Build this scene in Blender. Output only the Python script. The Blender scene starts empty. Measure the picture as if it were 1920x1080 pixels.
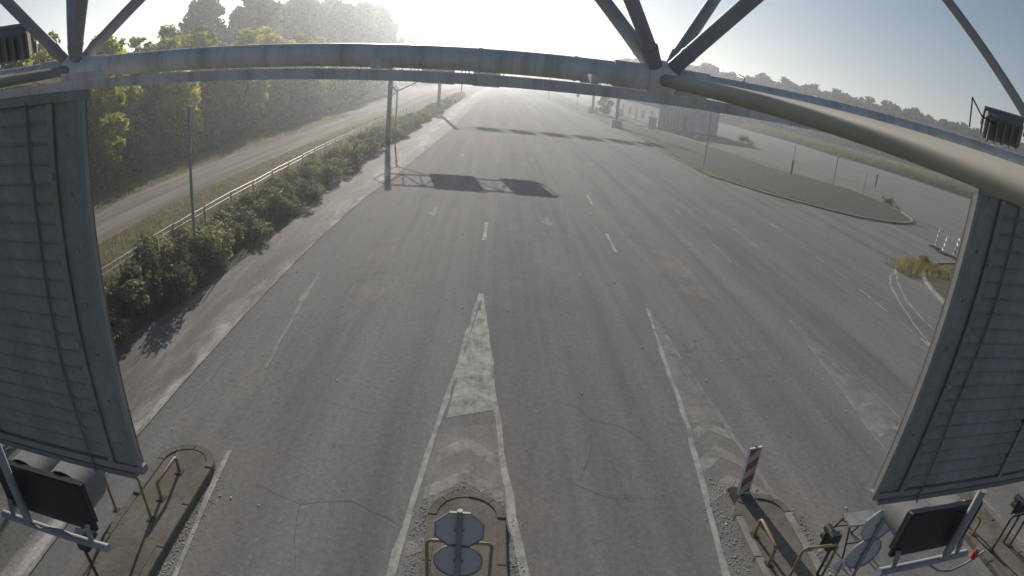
import bpy, bmesh, math, random
from mathutils import Vector, Matrix
R = math.radians
S = bpy.context.scene
COL = S.collection

# ------------------------------------------------------------------ camera, sky, sun, exposure
EYE = Vector((0.0, 0.0, 6.5))
PITCH, ROLL, YAW = 0.360789, -0.0882329, 0.0538027
cam = bpy.data.cameras.new('gantry_camera')
camo = bpy.data.objects.new('gantry_camera', cam); COL.objects.link(camo)
S.camera = camo
cam.type = 'PANO'
cam.sensor_fit = 'HORIZONTAL'; cam.sensor_width = 36.0
cam.clip_start = 0.02; cam.clip_end = 6000
cy = cam if hasattr(cam, 'panorama_type') else cam.cycles
cy.panorama_type = 'FISHEYE_LENS_POLYNOMIAL'
cy.fisheye_fov = R(179)
F_MM = 1096.7363 / 1920 * 36
cy.fisheye_polynomial_k0 = 0.0
cy.fisheye_polynomial_k1 = -1.0 / F_MM
cy.fisheye_polynomial_k2 = 0.0
cy.fisheye_polynomial_k3 = 0.0
cy.fisheye_polynomial_k4 = 0.0
def cam_matrix():
    base = Matrix(((1, 0, 0), (0, 0, 1), (0, 1, 0)))
    c, s = math.cos(ROLL), math.sin(ROLL)
    Rr = Matrix(((c, s, 0), (-s, c, 0), (0, 0, 1)))
    c, s = math.cos(PITCH), math.sin(PITCH)
    Rx = Matrix(((1, 0, 0), (0, c, s), (0, -s, c)))
    c, s = math.cos(YAW), math.sin(YAW)
    Rz = Matrix(((c, s, 0), (-s, c, 0), (0, 0, 1)))
    M = Rz @ Rx @ base @ Rr                      # columns: right, up, forward
    rt, up, fw = M.col[0], M.col[1], M.col[2]
    m = Matrix((rt, up, -fw)).transposed().to_4x4()
    m.translation = EYE
    return m
camo.matrix_world = cam_matrix()

SUN_AZ, SUN_EL = R(-10.5), R(20.0)               # left of the road axis, ahead of the camera
w = bpy.data.worlds.new('World'); S.world = w; w.use_nodes = True
nt = w.node_tree; nt.nodes.clear()
sky = nt.nodes.new('ShaderNodeTexSky'); sky.sky_type = 'NISHITA'; sky.sun_disc = False
sky.sun_elevation = SUN_EL; sky.sun_rotation = SUN_AZ
sky.air_density = 1.0; sky.dust_density = 0.4; sky.ozone_density = 2.0
bg = nt.nodes.new('ShaderNodeBackground'); bg.inputs['Strength'].default_value = 0.05
wo = nt.nodes.new('ShaderNodeOutputWorld')
nt.links.new(sky.outputs[0], bg.inputs[0]); nt.links.new(bg.outputs[0], wo.inputs[0])

sl = bpy.data.lights.new('sun', 'SUN'); sl.energy = 4.5; sl.angle = R(0.5); sl.color = (1.0, 0.92, 0.82)
so = bpy.data.objects.new('sun', sl); COL.objects.link(so)
SUN_DIR = Vector((math.sin(SUN_AZ) * math.cos(SUN_EL), math.cos(SUN_AZ) * math.cos(SUN_EL), math.sin(SUN_EL)))
so.rotation_euler = SUN_DIR.to_track_quat('Z', 'Y').to_euler()
so.location = (-40, 180, 90)

S.view_settings.view_transform = 'Standard'; S.view_settings.look = 'None'
S.view_settings.exposure = 0.3; S.view_settings.gamma = 1.0
S.view_settings.use_curve_mapping = False
S.render.engine = 'CYCLES'
S.cycles.use_denoising = True
S.cycles.max_bounces = 7; S.cycles.volume_bounces = 1; S.cycles.transparent_max_bounces = 8
S.cycles.caustics_reflective = False; S.cycles.caustics_refractive = False
HAZE_DENSITY = 0.0016

# ------------------------------------------------------------------ node helpers
def mat(name, rough=0.8, spec=0.3, metal=0.0):
    m = bpy.data.materials.new(name); m.use_nodes = True
    n = m.node_tree.nodes; b = n['Principled BSDF']
    b.inputs['Roughness'].default_value = rough; b.inputs['Metallic'].default_value = metal
    b.inputs['Specular IOR Level'].default_value = spec
    return m, m.node_tree, b
def N(t, typ, **kw):
    n = t.nodes.new(typ)
    for k, v in kw.items():
        setattr(n, k, v)
    return n
def L(t, a, b): t.links.new(a, b)
def noise(t, vec, scale, detail=4, rough=0.55, dist=0.0):
    n = N(t, 'ShaderNodeTexNoise'); n.inputs['Scale'].default_value = scale
    n.inputs['Detail'].default_value = detail; n.inputs['Roughness'].default_value = rough
    n.inputs['Distortion'].default_value = dist
    if vec is not None: L(t, vec, n.inputs['Vector'])
    return n.outputs['Fac']
def ramp(t, fac, *stops):
    r = N(t, 'ShaderNodeValToRGB'); e = r.color_ramp.elements
    while len(e) < len(stops): e.new(0.5)
    for q, (p, c) in zip(e, stops):
        q.position = p; q.color = (c[0], c[1], c[2], 1) if not isinstance(c, (int, float)) else (c, c, c, 1)
    L(t, fac, r.inputs[0]); return r.outputs[0]
def mix(t, fac, a, b, mode='MIX'):
    m = N(t, 'ShaderNodeMix', data_type='RGBA', blend_type=mode)
    for s, v in ((m.inputs[0], fac), (m.inputs[6], a), (m.inputs[7], b)):
        if hasattr(v, 'links'): L(t, v, s)
        elif isinstance(v, (int, float)): s.default_value = v
        else: s.default_value = (*v, 1)
    return m.outputs[2]
def math_(t, op, a, b=None, clamp=False):
    m = N(t, 'ShaderNodeMath', operation=op, use_clamp=clamp)
    for s, v in ((m.inputs[0], a), (m.inputs[1], b)):
        if v is None: continue
        if hasattr(v, 'links'): L(t, v, s)
        else: s.default_value = v
    return m.outputs[0]
def mapping(t, vec, scale=(1, 1, 1), rot=(0, 0, 0)):
    m = N(t, 'ShaderNodeMapping'); L(t, vec, m.inputs[0]); m.inputs['Scale'].default_value = scale
    m.inputs['Rotation'].default_value = rot
    return m.outputs[0]
def pos(t): return N(t, 'ShaderNodeNewGeometry').outputs['Position']
def objco(t): return N(t, 'ShaderNodeTexCoord').outputs['Object']
def bump(t, b, h, strength=0.3, dist=0.02):
    n = N(t, 'ShaderNodeBump'); n.inputs['Strength'].default_value = strength; n.inputs['Distance'].default_value = dist
    L(t, h, n.inputs['Height']); L(t, n.outputs[0], b.inputs['Normal'])

def asphalt_color(t):
    p = pos(t)
    big = noise(t, p, 0.09, 5, 0.6)
    lanes = noise(t, mapping(t, p, (0.9, 0.02, 1)), 1.0, 5, 0.65, 0.4)
    blot = noise(t, mapping(t, p, (0.5, 0.16, 1)), 1.0, 6, 0.65, 0.8)
    fine = noise(t, p, 9.0, 6, 0.75)
    grit = noise(t, p, 60.0, 2, 0.6)
    c = ramp(t, lanes, (0.3, (.132, .130, .132)), (0.68, (.226, .219, .210)))
    c = mix(t, ramp(t, blot, (0.40, 0.0), (0.74, 0.75)), c, (.232, .219, .203))
    c = mix(t, ramp(t, big, (0.5, 0.0), (0.75, 0.45)), c, (.150, .153, .158))
    sy = N(t, 'ShaderNodeSeparateXYZ'); L(t, p, sy.inputs[0])
    # darker rubbed wheel tracks and a line of oil drips in every lane
    wob = noise(t, mapping(t, p, (0.0, 0.06, 0)), 1.0, 3)
    lx = math_(t, 'PINGPONG', math_(t, 'ADD', math_(t, 'ADD', sy.outputs[0], math_(t, 'MULTIPLY', wob, 0.9)), 25.05), 2.55)
    trk = math_(t, 'SUBTRACT', 1.0, math_(t, 'MULTIPLY', math_(t, 'ABSOLUTE', math_(t, 'SUBTRACT', lx, 1.65)), 2.2), True)
    tn = ramp(t, noise(t, mapping(t, p, (1.6, 0.05, 1)), 1.0, 4, .6), (0.38, 0.0), (0.62, 0.42))
    c = mix(t, math_(t, 'MULTIPLY', trk, tn), c, (.098, .099, .105))
    mid = math_(t, 'MULTIPLY', math_(t, 'SUBTRACT', lx, 2.15), 2.5, True)
    dr = ramp(t, noise(t, mapping(t, p, (2.6, 1.7, 1)), 1.0, 4, .7), (0.61, 0.0), (0.70, 0.55))
    c = mix(t, math_(t, 'MULTIPLY', mid, dr), c, (.07, .068, .066))
    # brown dust blown in around the toll islands
    near = math_(t, 'MULTIPLY', math_(t, 'SUBTRACT', 12.0, sy.outputs[1]), 0.13, True)
    isl_ = math_(t, 'PINGPONG', math_(t, 'ADD', sy.outputs[0], 25.0), 2.55)
    isl_ = math_(t, 'SUBTRACT', 1.0, math_(t, 'MULTIPLY', isl_, 0.6), True)
    dn = ramp(t, noise(t, p, 0.8, 6, 0.65, 0.5), (0.36, 0.0), (0.66, 1.0))
    c = mix(t, math_(t, 'MULTIPLY', math_(t, 'MULTIPLY', near, isl_), dn), c, (.235, .208, .178))
    c = mix(t, 1.0, c, ramp(t, fine, (0.25, .72), (0.75, 1.22)), 'MULTIPLY')
    c = mix(t, 1.0, c, ramp(t, grit, (0.3, .82), (0.72, 1.2)), 'MULTIPLY')
    # hairline cracks, cell edges at two scales
    for sc, wd in ((0.20, 0.006), (0.55, 0.010)):
        v = N(t, 'ShaderNodeTexVoronoi', feature='DISTANCE_TO_EDGE'); v.inputs['Scale'].default_value = sc
        wob = N(t, 'ShaderNodeVectorMath', operation='ADD')
        nn = N(t, 'ShaderNodeTexNoise'); nn.inputs['Scale'].default_value = 1.1; nn.inputs['Detail'].default_value = 5
        L(t, p, nn.inputs['Vector']); L(t, p, wob.inputs[0]); L(t, nn.outputs['Color'], wob.inputs[1])
        L(t, wob.outputs[0], v.inputs['Vector'])
        k = ramp(t, v.outputs['Distance'], (0.0, 1.0), (wd, 0.0))
        gate = ramp(t, noise(t, p, 0.23, 3), (0.52, 0.0), (0.64, 0.38))
        c = mix(t, mix(t, 1.0, k, gate, 'MULTIPLY'), c, (.035, .034, .034))
    return c, fine, grit
m_asph, t, b = mat('asphalt', 0.92, 0.12)
c, fine, grit = asphalt_color(t); L(t, c, b.inputs['Base Color']); bump(t, b, grit, 0.35, 0.01)

def asph_variant(name, k):
    m, t, b = mat(name, 0.92, 0.12); c, f, g = asphalt_color(t)
    e = ramp(t, noise(t, pos(t), 0.7, 5, .65), (0.40, (1, 1, 1)), (0.58, k)); L(t, mix(t, 1.0, c, e, 'MULTIPLY'), b.inputs['Base Color']); bump(t, b, g, .35, .01)
    return m
m_asph_new = asph_variant('newer_asphalt', (.90, .905, .93)); m_asph_old = asph_variant('dusty_asphalt', (1.22, 1.17, 1.10))
def paint_mat(name, col, cover):
    m, t, b = mat(name, 0.88, 0.15)
    c, f, g = asphalt_color(t)
    p = pos(t)
    a = noise(t, p, 2.2, 7, 0.7, 0.5); a2 = noise(t, mapping(t, p, (6, 1.2, 1)), 1.0, 6, 0.75)
    k = math_(t, 'ADD', math_(t, 'MULTIPLY', a, 0.6), math_(t, 'MULTIPLY', a2, 0.4))
    k = ramp(t, k, (cover - 0.09, 0.78), (cover + 0.11, 0.0))
    L(t, mix(t, k, c, col), b.inputs['Base Color']); bump(t, b, g, 0.3, 0.01)
    return m
m_paint = paint_mat('worn_white_paint', (.52, .50, .46), 0.51)
m_paint_faint = paint_mat('faded_white_paint', (.38, .36, .325), 0.47)
m_paint_ghost = paint_mat('ghosted_paint', (.30, .28, .25), 0.46)
m_paint_mid = paint_mat('dirty_paint', (.42, .40, .36), 0.475)
m_paint_new = paint_mat('bright_white_paint', (.54, .52, .48), 0.53)

def simple(name, c0, c1, scale, rough=0.8, spec=0.3, metal=0.0, bmp=0.0, stretch=None, co='obj', detail=5):
    m, t, b = mat(name, rough, spec, metal)
    v = objco(t) if co == 'obj' else pos(t)
    if stretch: v = mapping(t, v, stretch)
    f = noise(t, v, scale, detail, 0.65)
    L(t, ramp(t, f, (0.3, c0), (0.72, c1)), b.inputs['Base Color'])
    if bmp: bump(t, b, f, bmp, 0.02)
    return m
m_tar = simple('crack_tar', (.05, .05, .05), (.10, .097, .093), 6, 0.7, co='pos')
# dusty concrete shoulder
m_shoulder, t, b = mat('dusty_shoulder', 0.85, 0.2)
p = pos(t)
a = noise(t, mapping(t, p, (0.9, 0.12, 1)), 1.0, 7, 0.7, 0.6); f2 = noise(t, p, 14, 5, 0.7)
sx = N(t, 'ShaderNodeSeparateXYZ'); L(t, p, sx.inputs[0])
edge = math_(t, 'SUBTRACT', 1.0, math_(t, 'MULTIPLY', math_(t, 'ABSOLUTE', math_(t, 'ADD', sx.outputs[0], 6.5)), 1.1), True)
brk = ramp(t, noise(t, mapping(t, p, (1.1, 0.22, 1)), 1.0, 6, .7, .5), (0.42, 0.0), (0.62, 1.0))
k = math_(t, 'ADD', a, math_(t, 'MULTIPLY', math_(t, 'MULTIPLY', edge, brk), 0.30))
c = ramp(t, k, (0.36, (.105, .098, .092)), (0.52, (.155, .145, .132)), (0.64, (.27, .255, .23)), (0.78, (.46, .44, .40)))
L(t, mix(t, 1.0, c, ramp(t, f2, (0.3, .75), (0.7, 1.2)), 'MULTIPLY'), b.inputs['Base Color']); bump(t, b, f2, 0.5, 0.02)
# terrain, dirt track, verge
m_ground, t, b = mat('dry_field', 0.95, 0.1)
p = pos(t); a = noise(t, p, 0.05, 6, 0.6); f2 = noise(t, p, 1.7, 7, 0.75); f3 = noise(t, p, 12, 4, .7)
c = ramp(t, a, (0.35, (.070, .072, .042)), (0.52, (.105, .098, .064)), (0.68, (.15, .135, .095)))
c = mix(t, 1.0, c, ramp(t, f2, (0.25, .55), (0.75, 1.35)), 'MULTIPLY')
c = mix(t, 1.0, c, ramp(t, f3, (0.25, .65), (0.75, 1.3)), 'MULTIPLY')
L(t, c, b.inputs['Base Color']); bump(t, b, f2, 0.8, 0.15)
m_verge = simple('grass_verge', (.055, .066, .030), (.17, .155, .10), 2.4, 0.95, 0.1, bmp=0.8, co='pos', detail=8)
m_dead = simple('dry_dark_turf', (.055, .054, .046), (.125, .115, .092), 3.0, 0.95, 0.1, bmp=0.8, co='pos', detail=9)
m_dirt, t, b = mat('dirt_track', 0.95, 0.1)
p = pos(t); a = noise(t, mapping(t, p, (1.1, 0.05, 1)), 1.0, 6, 0.65, 0.3); f2 = noise(t, p, 6, 6, 0.7)
c = ramp(t, a, (0.34, (.12, .108, .085)), (0.5, (.195, .175, .145)), (0.66, (.27, .25, .21)))
L(t, mix(t, 1.0, c, ramp(t, f2, (0.25, .75), (0.75, 1.2)), 'MULTIPLY'), b.inputs['Base Color']); bump(t, b, f2, 0.6, 0.04)
m_gravel = simple('pale_gravel', (.14, .13, .11), (.24, .225, .195), 4.0, 0.95, 0.1, bmp=0.6, co='pos', detail=9)
m_conc, t, b = mat('island_concrete', 0.92, 0.15)
p = pos(t); f = noise(t, p, 1.1, 7, .7, .4); f2 = noise(t, p, 7.0, 7, .75); f3 = noise(t, p, 45, 3, .7)
c = ramp(t, f, (0.32, (.115, .104, .085)), (0.5, (.165, .15, .122)), (0.7, (.215, .20, .17)))
c = mix(t, ramp(t, f2, (0.52, 0.0), (0.66, 0.7)), c, (.095, .085, .07))
c = mix(t, 1.0, c, ramp(t, f3, (0.3, .75), (0.7, 1.2)), 'MULTIPLY')
L(t, c, b.inputs['Base Color']); bump(t, b, f2, .6, .02)
m_kerb = simple('kerb_concrete', (.17, .16, .14), (.34, .325, .29), 3.0, 0.85, 0.25, bmp=0.3, co='pos', detail=8)
m_rubble = simple('rubble', (.22, .20, .165), (.62, .59, .53), 1.3, 0.95, 0.1, co='pos')
m_pipe, t, b = mat('grey_painted_steel', 0.42, 0.5)
v = objco(t); f = noise(t, v, 3.0, 6, 0.7); f2 = noise(t, mapping(t, v, (1, 1, 8)), 6.0, 5, .7)
f3 = noise(t, mapping(t, v, (9, 3, .6)), 1.0, 7, .75)
c = ramp(t, f, (0.3, (.66, .645, .61)), (0.7, (.84, .825, .785)))
c = mix(t, ramp(t, f3, (0.47, 0.0), (0.68, 0.75)), c, (.36, .335, .29))
c = mix(t, ramp(t, f2, (0.58, 0.0), (0.76, 0.5)), c, (.58, .52, .40))
L(t, c, b.inputs['Base Color']); L(t, ramp(t, f2, (.3, .34), (.7, .58)), b.inputs['Roughness'])
m_strut = simple('dull_strut_steel', (.27, .27, .285), (.38, .38, .39), 4.0, 0.55, 0.35, stretch=(1, 1, .4), detail=8)
m_pipe_old = simple('weathered_khaki_steel', (.30, .29, .245), (.47, .45, .375), 5.0, 0.7, 0.25, stretch=(1, .25, 1))
m_panel, t, b = mat('panel_back', 0.6, 0.3)
v = objco(t); f = noise(t, v, 1.6, 6, .65); f2 = noise(t, mapping(t, v, (5, 5, .5)), 1.0, 7, .7); f3 = noise(t, v, 28, 4, .7)
c = ramp(t, f, (0.3, (.28, .275, .255)), (0.7, (.36, .353, .33)))
c = mix(t, ramp(t, f2, (0.46, 0.0), (0.75, 0.38)), c, (.17, .16, .14))
c = mix(t, 1.0, c, ramp(t, f3, (0.3, .84), (0.7, 1.1)), 'MULTIPLY')
L(t, c, b.inputs['Base Color']); L(t, ramp(t, f2, (.3, .5), (.7, .75)), b.inputs['Roughness'])
m_plate = simple('panel_side_plate', (.175, .173, .17), (.245, .24, .235), 2.0, 0.6, 0.3)
m_panel_edge = simple('panel_edge', (.27, .27, .26), (.38, .38, .365), 3.0, 0.5, 0.4)
m_black = simple('black_plastic', (.016, .018, .022), (.032, .034, .040), 5.0, 0.5, 0.4)
m_black_top = simple('faded_black_plastic', (.17, .175, .175), (.28, .285, .28), 4.0, 0.6, 0.35)
m_galv = simple('galvanised_steel', (.20, .205, .21), (.36, .365, .36), 5.0, 0.5, 0.4, metal=0.25)
m_sign_back = simple('sign_back_grey', (.46, .475, .49), (.56, .57, .58), 3.0, 0.5, 0.4)
m_yellow = simple('chipped_yellow_paint', (.15, .115, .06), (.36, .285, .13), 7.0, 0.5, 0.4)
m_rust = simple('rusty_dark_steel', (.035, .032, .03), (.085, .07, .055), 8.0, 0.75, 0.3)
m_red = simple('red_plastic', (.45, .03, .02), (.6, .05, .03), 4.0, 0.4, 0.5)
m_rubber = simple('black_rubber', (.022, .022, .024), (.05, .05, .05), 6.0, 0.85, 0.2)
m_white = simple('white_litter', (.55, .55, .53), (.8, .8, .78), 3.0, 0.6, 0.3)
m_wall = simple('white_render', (.30, .315, .35), (.43, .445, .48), 0.7, 0.9, 0.2, detail=8)
m_roof = simple('grey_roof', (.16, .16, .165), (.24, .24, .245), 1.0, 0.85, 0.2)
m_door = simple('dark_door', (.05, .052, .058), (.10, .10, .105), 2.0, 0.6, 0.35)
m_glass = simple('dark_window', (.02, .025, .03), (.04, .045, .05), 1.0, 0.12, 0.6)
m_bark = simple('bark', (.035, .028, .022), (.10, .085, .068), 5.0, 0.95, 0.1, bmp=0.6, stretch=(3, 3, .6))
m_lens = simple('lamp_glass', (.28, .29, .29), (.40, .41, .40), 2.0, 0.25, 0.5)
def striped(name, ca, cb, freq):
    m, t, b = mat(name, 0.5, 0.4)
    v = objco(t); s = N(t, 'ShaderNodeSeparateXYZ'); L(t, v, s.inputs[0])
    k = math_(t, 'FRACT', math_(t, 'MULTIPLY', math_(t, 'ADD', math_(t, 'MULTIPLY', s.outputs[0], -0.75), s.outputs[2]), freq))
    k = math_(t, 'GREATER_THAN', k, 0.5)
    f = noise(t, v, 9, 5, .7)
    c = mix(t, k, ca, cb)
    L(t, mix(t, 1.0, c, ramp(t, f, (0.3, .7), (0.7, 1.1)), 'MULTIPLY'), b.inputs['Base Color'])
    return m
m_redwhite = striped('red_white_stripes', (.27, .075, .07), (.44, .435, .41), 2.9)
m_blackwhite = striped('black_white_stripes', (.05, .045, .045), (.66, .66, .64), 3.2)
def leaf(name, c0, c1, trans=0.45, var=0.25):
    m = bpy.data.materials.new(name); m.use_nodes = True; t = m.node_tree; t.nodes.clear()
    out = N(t, 'ShaderNodeOutputMaterial'); d = N(t, 'ShaderNodeBsdfDiffuse'); tr = N(t, 'ShaderNodeBsdfTranslucent')
    g = N(t, 'ShaderNodeBsdfGlossy'); g.inputs['Roughness'].default_value = 0.5
    mx = N(t, 'ShaderNodeMixShader'); mx.inputs[0].default_value = trans
    p = pos(t); oi = N(t, 'ShaderNodeObjectInfo').outputs['Random']
    k = math_(t, 'ADD', math_(t, 'MULTIPLY', noise(t, p, 0.9, 5, .7), 1.0), math_(t, 'MULTIPLY', math_(t, 'SUBTRACT', oi, 0.5), var))
    c = ramp(t, k, (0.32, c0), (0.68, c1))
    L(t, c, d.inputs[0])
    L(t, mix(t, 1.0, c, (2.0, 1.95, 1.0), 'MULTIPLY'), tr.inputs[0])
    L(t, d.outputs[0], mx.inputs[1]); L(t, tr.outputs[0], mx.inputs[2])
    m2 = N(t, 'ShaderNodeMixShader'); m2.inputs[0].default_value = 0.03
    L(t, mx.outputs[0], m2.inputs[1]); L(t, g.outputs[0], m2.inputs[2]); L(t, m2.outputs[0], out.inputs[0])
    return m
m_leaf_yel = leaf('yellowing_leaves', (.11, .14, .035), (.40, .38, .075), 0.6)
m_leaf_olive = leaf('olive_leaves', (.085, .11, .032), (.25, .25, .065), 0.55)
m_leaf_mid = leaf('green_leaves', (.065, .09, .036), (.17, .185, .07), 0.5)
m_leaf_far = leaf('far_leaves', (.020, .027, .014), (.055, .062, .032), 0.3)
m_leaf_dark = leaf('dark_leaves', (.055, .070, .045), (.12, .132, .075), 0.42)
m_leaf_shrub = leaf('shrub_leaves', (.072, .080, .070), (.18, .188, .148), 0.38, 0.4)
m_leaf_pale = leaf('dusty_pale_leaves', (.13, .135, .11), (.30, .30, .23), 0.35, 0.4)
m_reed = leaf('dry_reeds', (.09, .085, .04), (.20, .18, .085), 0.4)
m_grass = leaf('dry_grass_blades', (.06, .065, .03), (.19, .17, .09), 0.4)

# ------------------------------------------------------------------ mesh helpers
class MB:
    """collects shapes in world coordinates; build() links them as one object, local to its parent's base"""
    def __init__(s): s.v = []; s.f = []
    def add(s, vs, fs):
        o = len(s.v); s.v += [Vector(q) for q in vs]; s.f += [tuple(i + o for i in f) for f in fs]; return s
    def box(s, lo, hi, M=None):
        x0, y0, z0 = lo; x1, y1, z1 = hi
        vs = [Vector(q) for q in ((x0, y0, z0), (x1, y0, z0), (x1, y1, z0), (x0, y1, z0), (x0, y0, z1), (x1, y0, z1), (x1, y1, z1), (x0, y1, z1))]
        if M is not None: vs = [M @ q for q in vs]
        return s.add(vs, [(0, 3, 2, 1), (4, 5, 6, 7), (0, 1, 5, 4), (1, 2, 6, 5), (2, 3, 7, 6), (3, 0, 4, 7)])
    def tube(s, pts, r, n=10, cap=True, r1=None):
        pts = [Vector(q) for q in pts]; k = len(pts); rings = []
        up = None
        for i, q in enumerate(pts):
            d = (pts[min(i + 1, k - 1)] - pts[max(i - 1, 0)]).normalized()
            if up is None:
                up = Vector((0, 0, 1)) if abs(d.z) < .9 else Vector((1, 0, 0))
            a = d.cross(up)
            if a.length < 1e-4: a = d.orthogonal()
            a.normalize(); bb = a.cross(d).normalized(); up = bb
            rr = r if r1 is None else r + (r1 - r) * i / (k - 1)
            rings.append([q + (a * math.cos(2 * math.pi * j / n) + bb * math.sin(2 * math.pi * j / n)) * rr for j in range(n)])
        vs = [q for ring in rings for q in ring]; fs = []
        for i in range(k - 1):
            for j in range(n):
                a0 = i * n + j; a1 = i * n + (j + 1) % n
                fs.append((a0, a0 + n, a1 + n, a1))
        if cap:
            fs.append(tuple(range(n))); fs.append(tuple((k - 1) * n + j for j in reversed(range(n))))
        return s.add(vs, fs)
    def disc(s, c, r, n, axis_y, thick, phase=0.0):
        """upright plate facing along y: n-gon prism"""
        vs = []
        for dy in (0, thick):
            for j in range(n):
                a = phase + 2 * math.pi * j / n
                vs.append((c[0] + r * math.cos(a), c[1] + dy, c[2] + r * math.sin(a)))
        fs = [tuple(range(n)), tuple(n + j for j in reversed(range(n)))]
        fs += [(j, j + n, (j + 1) % n + n, (j + 1) % n) for j in range(n)]
        return s.add(vs, fs)
    def ball(s, c, r, n=10, sq=(1, 1, 1)):
        c = Vector(c); vs = [c + Vector((0, 0, r * sq[2]))]; m = n // 2
        for i in range(1, m):
            a = math.pi * i / m
            for j in range(n):
                bb = 2 * math.pi * j / n
                vs.append(c + Vector((r * sq[0] * math.sin(a) * math.cos(bb), r * sq[1] * math.sin(a) * math.sin(bb), r * sq[2] * math.cos(a))))
        vs.append(c - Vector((0, 0, r * sq[2]))); fs = []
        for j in range(n): fs.append((0, 1 + j, 1 + (j + 1) % n))
        for i in range(m - 2):
            for j in range(n):
                a0 = 1 + i * n + j; a1 = 1 + i * n + (j + 1) % n
                fs.append((a0, a0 + n, a1 + n, a1))
        e = len(vs) - 1
        for j in range(n): fs.append((e, e - n + (j + 1) % n, e - n + j))
        return s.add(vs, fs)
    def build(s, name, m, parent=None, smooth=False, bevel=0.0):
        o0 = parent_base(parent) if parent else Vector((0, 0, 0))
        me = bpy.data.meshes.new(name)
        me.from_pydata([tuple(q - o0) for q in s.v], [], s.f); me.validate()
        if m: me.materials.append(m)
        if smooth:
            for p_ in me.polygons: p_.use_smooth = True
            try: me.set_sharp_from_angle(angle=R(40))
            except Exception: pass
        o = bpy.data.objects.new(name, me); COL.objects.link(o)
        if parent: o.parent = parent
        if bevel:
            md = o.modifiers.new('bevel', 'BEVEL'); md.width = bevel; md.segments = 1; md.limit_method = 'ANGLE'
        return o
def parent_base(p):
    v = Vector((0, 0, 0))
    while p: v += p.location; p = p.parent
    return v
def thing(name, label, cat, loc, group=None):
    o = bpy.data.objects.new(name, None); COL.objects.link(o); o.location = loc; o.empty_display_size = .2
    o['label'] = label; o['category'] = cat
    if group: o['group'] = group
    return o
def tag(o, label, cat, group=None):
    o['label'] = label; o['category'] = cat
    if group: o['group'] = group
    return o
def kind(o, k): o['kind'] = k; return o
def copy_tree(o, loc, rz=0.0, sc=1.0, label=None, parent=None):
    c = o.copy(); COL.objects.link(c)
    if parent: c.parent = parent
    else:
        c.location = loc; c.rotation_euler = (0, 0, rz); c.scale = sc if isinstance(sc, tuple) else (sc, sc, sc)
        if label: c['label'] = label
    for ch in list(o.children):
        copy_tree(ch, None, parent=c)
    return c
def sheet(name, pts, z, m, parent=None, k='structure'):
    bm = bmesh.new(); vs = [bm.verts.new((x, y, z)) for x, y in pts]
    es = [bm.edges.new((vs[i], vs[(i + 1) % len(vs)])) for i in range(len(vs))]
    bmesh.ops.triangle_fill(bm, use_beauty=True, edges=es, normal=(0, 0, 1))
    for f in bm.faces:
        if f.normal.z < 0: f.normal_flip()
    me = bpy.data.meshes.new(name); bm.to_mesh(me); bm.free(); me.materials.append(m)
    o = bpy.data.objects.new(name, me); COL.objects.link(o)
    if parent: o.parent = parent
    if k and not parent: o['kind'] = k
    return o
def ribbon(pts, w0, w1=None, z=0.0, jit=0.0, seed=0, step=None):
    """flat strip following pts with width w0 -> w1; returns an MB"""
    rnd = random.Random(seed); P = [Vector((q[0], q[1], 0)) for q in pts]
    if step:
        Q = []
        for a, c_ in zip(P, P[1:]):
            n = max(1, int((c_ - a).length / step))
            Q += [a.lerp(c_, i / n) for i in range(n)]
        P = Q + [P[-1]]
    w1 = w0 if w1 is None else w1; b = MB(); vs = []; n = len(P)
    for i, q in enumerate(P):
        d = (P[min(i + 1, n - 1)] - P[max(i - 1, 0)]).normalized(); s = Vector((-d.y, d.x, 0))
        off = s * rnd.uniform(-jit, jit) if 0 < i < n - 1 else Vector()
        ww = (w0 + (w1 - w0) * i / (n - 1)) / 2 * (1 + (rnd.uniform(-.3, .3) if jit else 0))
        vs += [q + off + s * ww + Vector((0, 0, z)), q + off - s * ww + Vector((0, 0, z))]
    b.add(vs, [(2 * i, 2 * i + 1, 2 * i + 3, 2 * i + 2) for i in range(n - 1)])
    return b

# ------------------------------------------------------------------ setting: terrain, roads
me_g = sheet('ground', [(-1400, -1200), (1400, -1200), (1400, 1400), (-1400, 1400)], 0.0, m_ground)
sheet('grass_verge', [(-9.3, -20), (-9.3, 60), (-8.6, 90), (-8.0, 150), (-2, 470), (-24, 470), (-30, 214), (-24.5, 116), (-23, 74), (-22.2, 43), (-21.5, 26), (-21, -20)], 0.004, m_verge)
dirt = [(-15.1, -20), (-15.4, 18), (-15.8, 25), (-15.9, 37), (-15.8, 52), (-16.7, 85), (-19.8, 155), (-12, 440), (-17.5, 440), (-27.5, 190), (-24.0, 116), (-22.2, 74), (-20.6, 48), (-20.1, 31), (-19.0, 23), (-18.7, -20)]
sheet('dirt_track', dirt, 0.008, m_dirt)
ROAD = [(-6.4, -30), (-6.4, 12), (-6.43, 20), (-6.25, 28), (-5.86, 33.3), (-5.5, 42.5), (-5.2, 51), (-4.8, 65), (-4.6, 90), (-4.4, 147), (-1, 300), (2, 470),
        (14.5, 470), (12.13, 428), (13.86, 269), (17.3, 137), (18.4, 90), (18.7, 72), (18.3, 60), (18.4, 52.7), (19.0, 46.6), (21.3, 41.8), (24.7, 38.5), (27.0, 37.1), (29.6, 36.9), (32.2, 37.4), (34.6, 38.8), (35.75, 40.4), (36.7, 43),
        (43.8, 53.5), (43.4, 66), (43.2, 85), (44.5, 103), (48, 300), (62, 300), (69, 139), (70, 122), (67, 102), (71.2, 94), (71.7, 85), (73.2, 77), (76.3, 70), (88, 50), (96, 20), (100, -30)]
road = sheet('road', ROAD, 0.010, m_asph)
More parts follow.
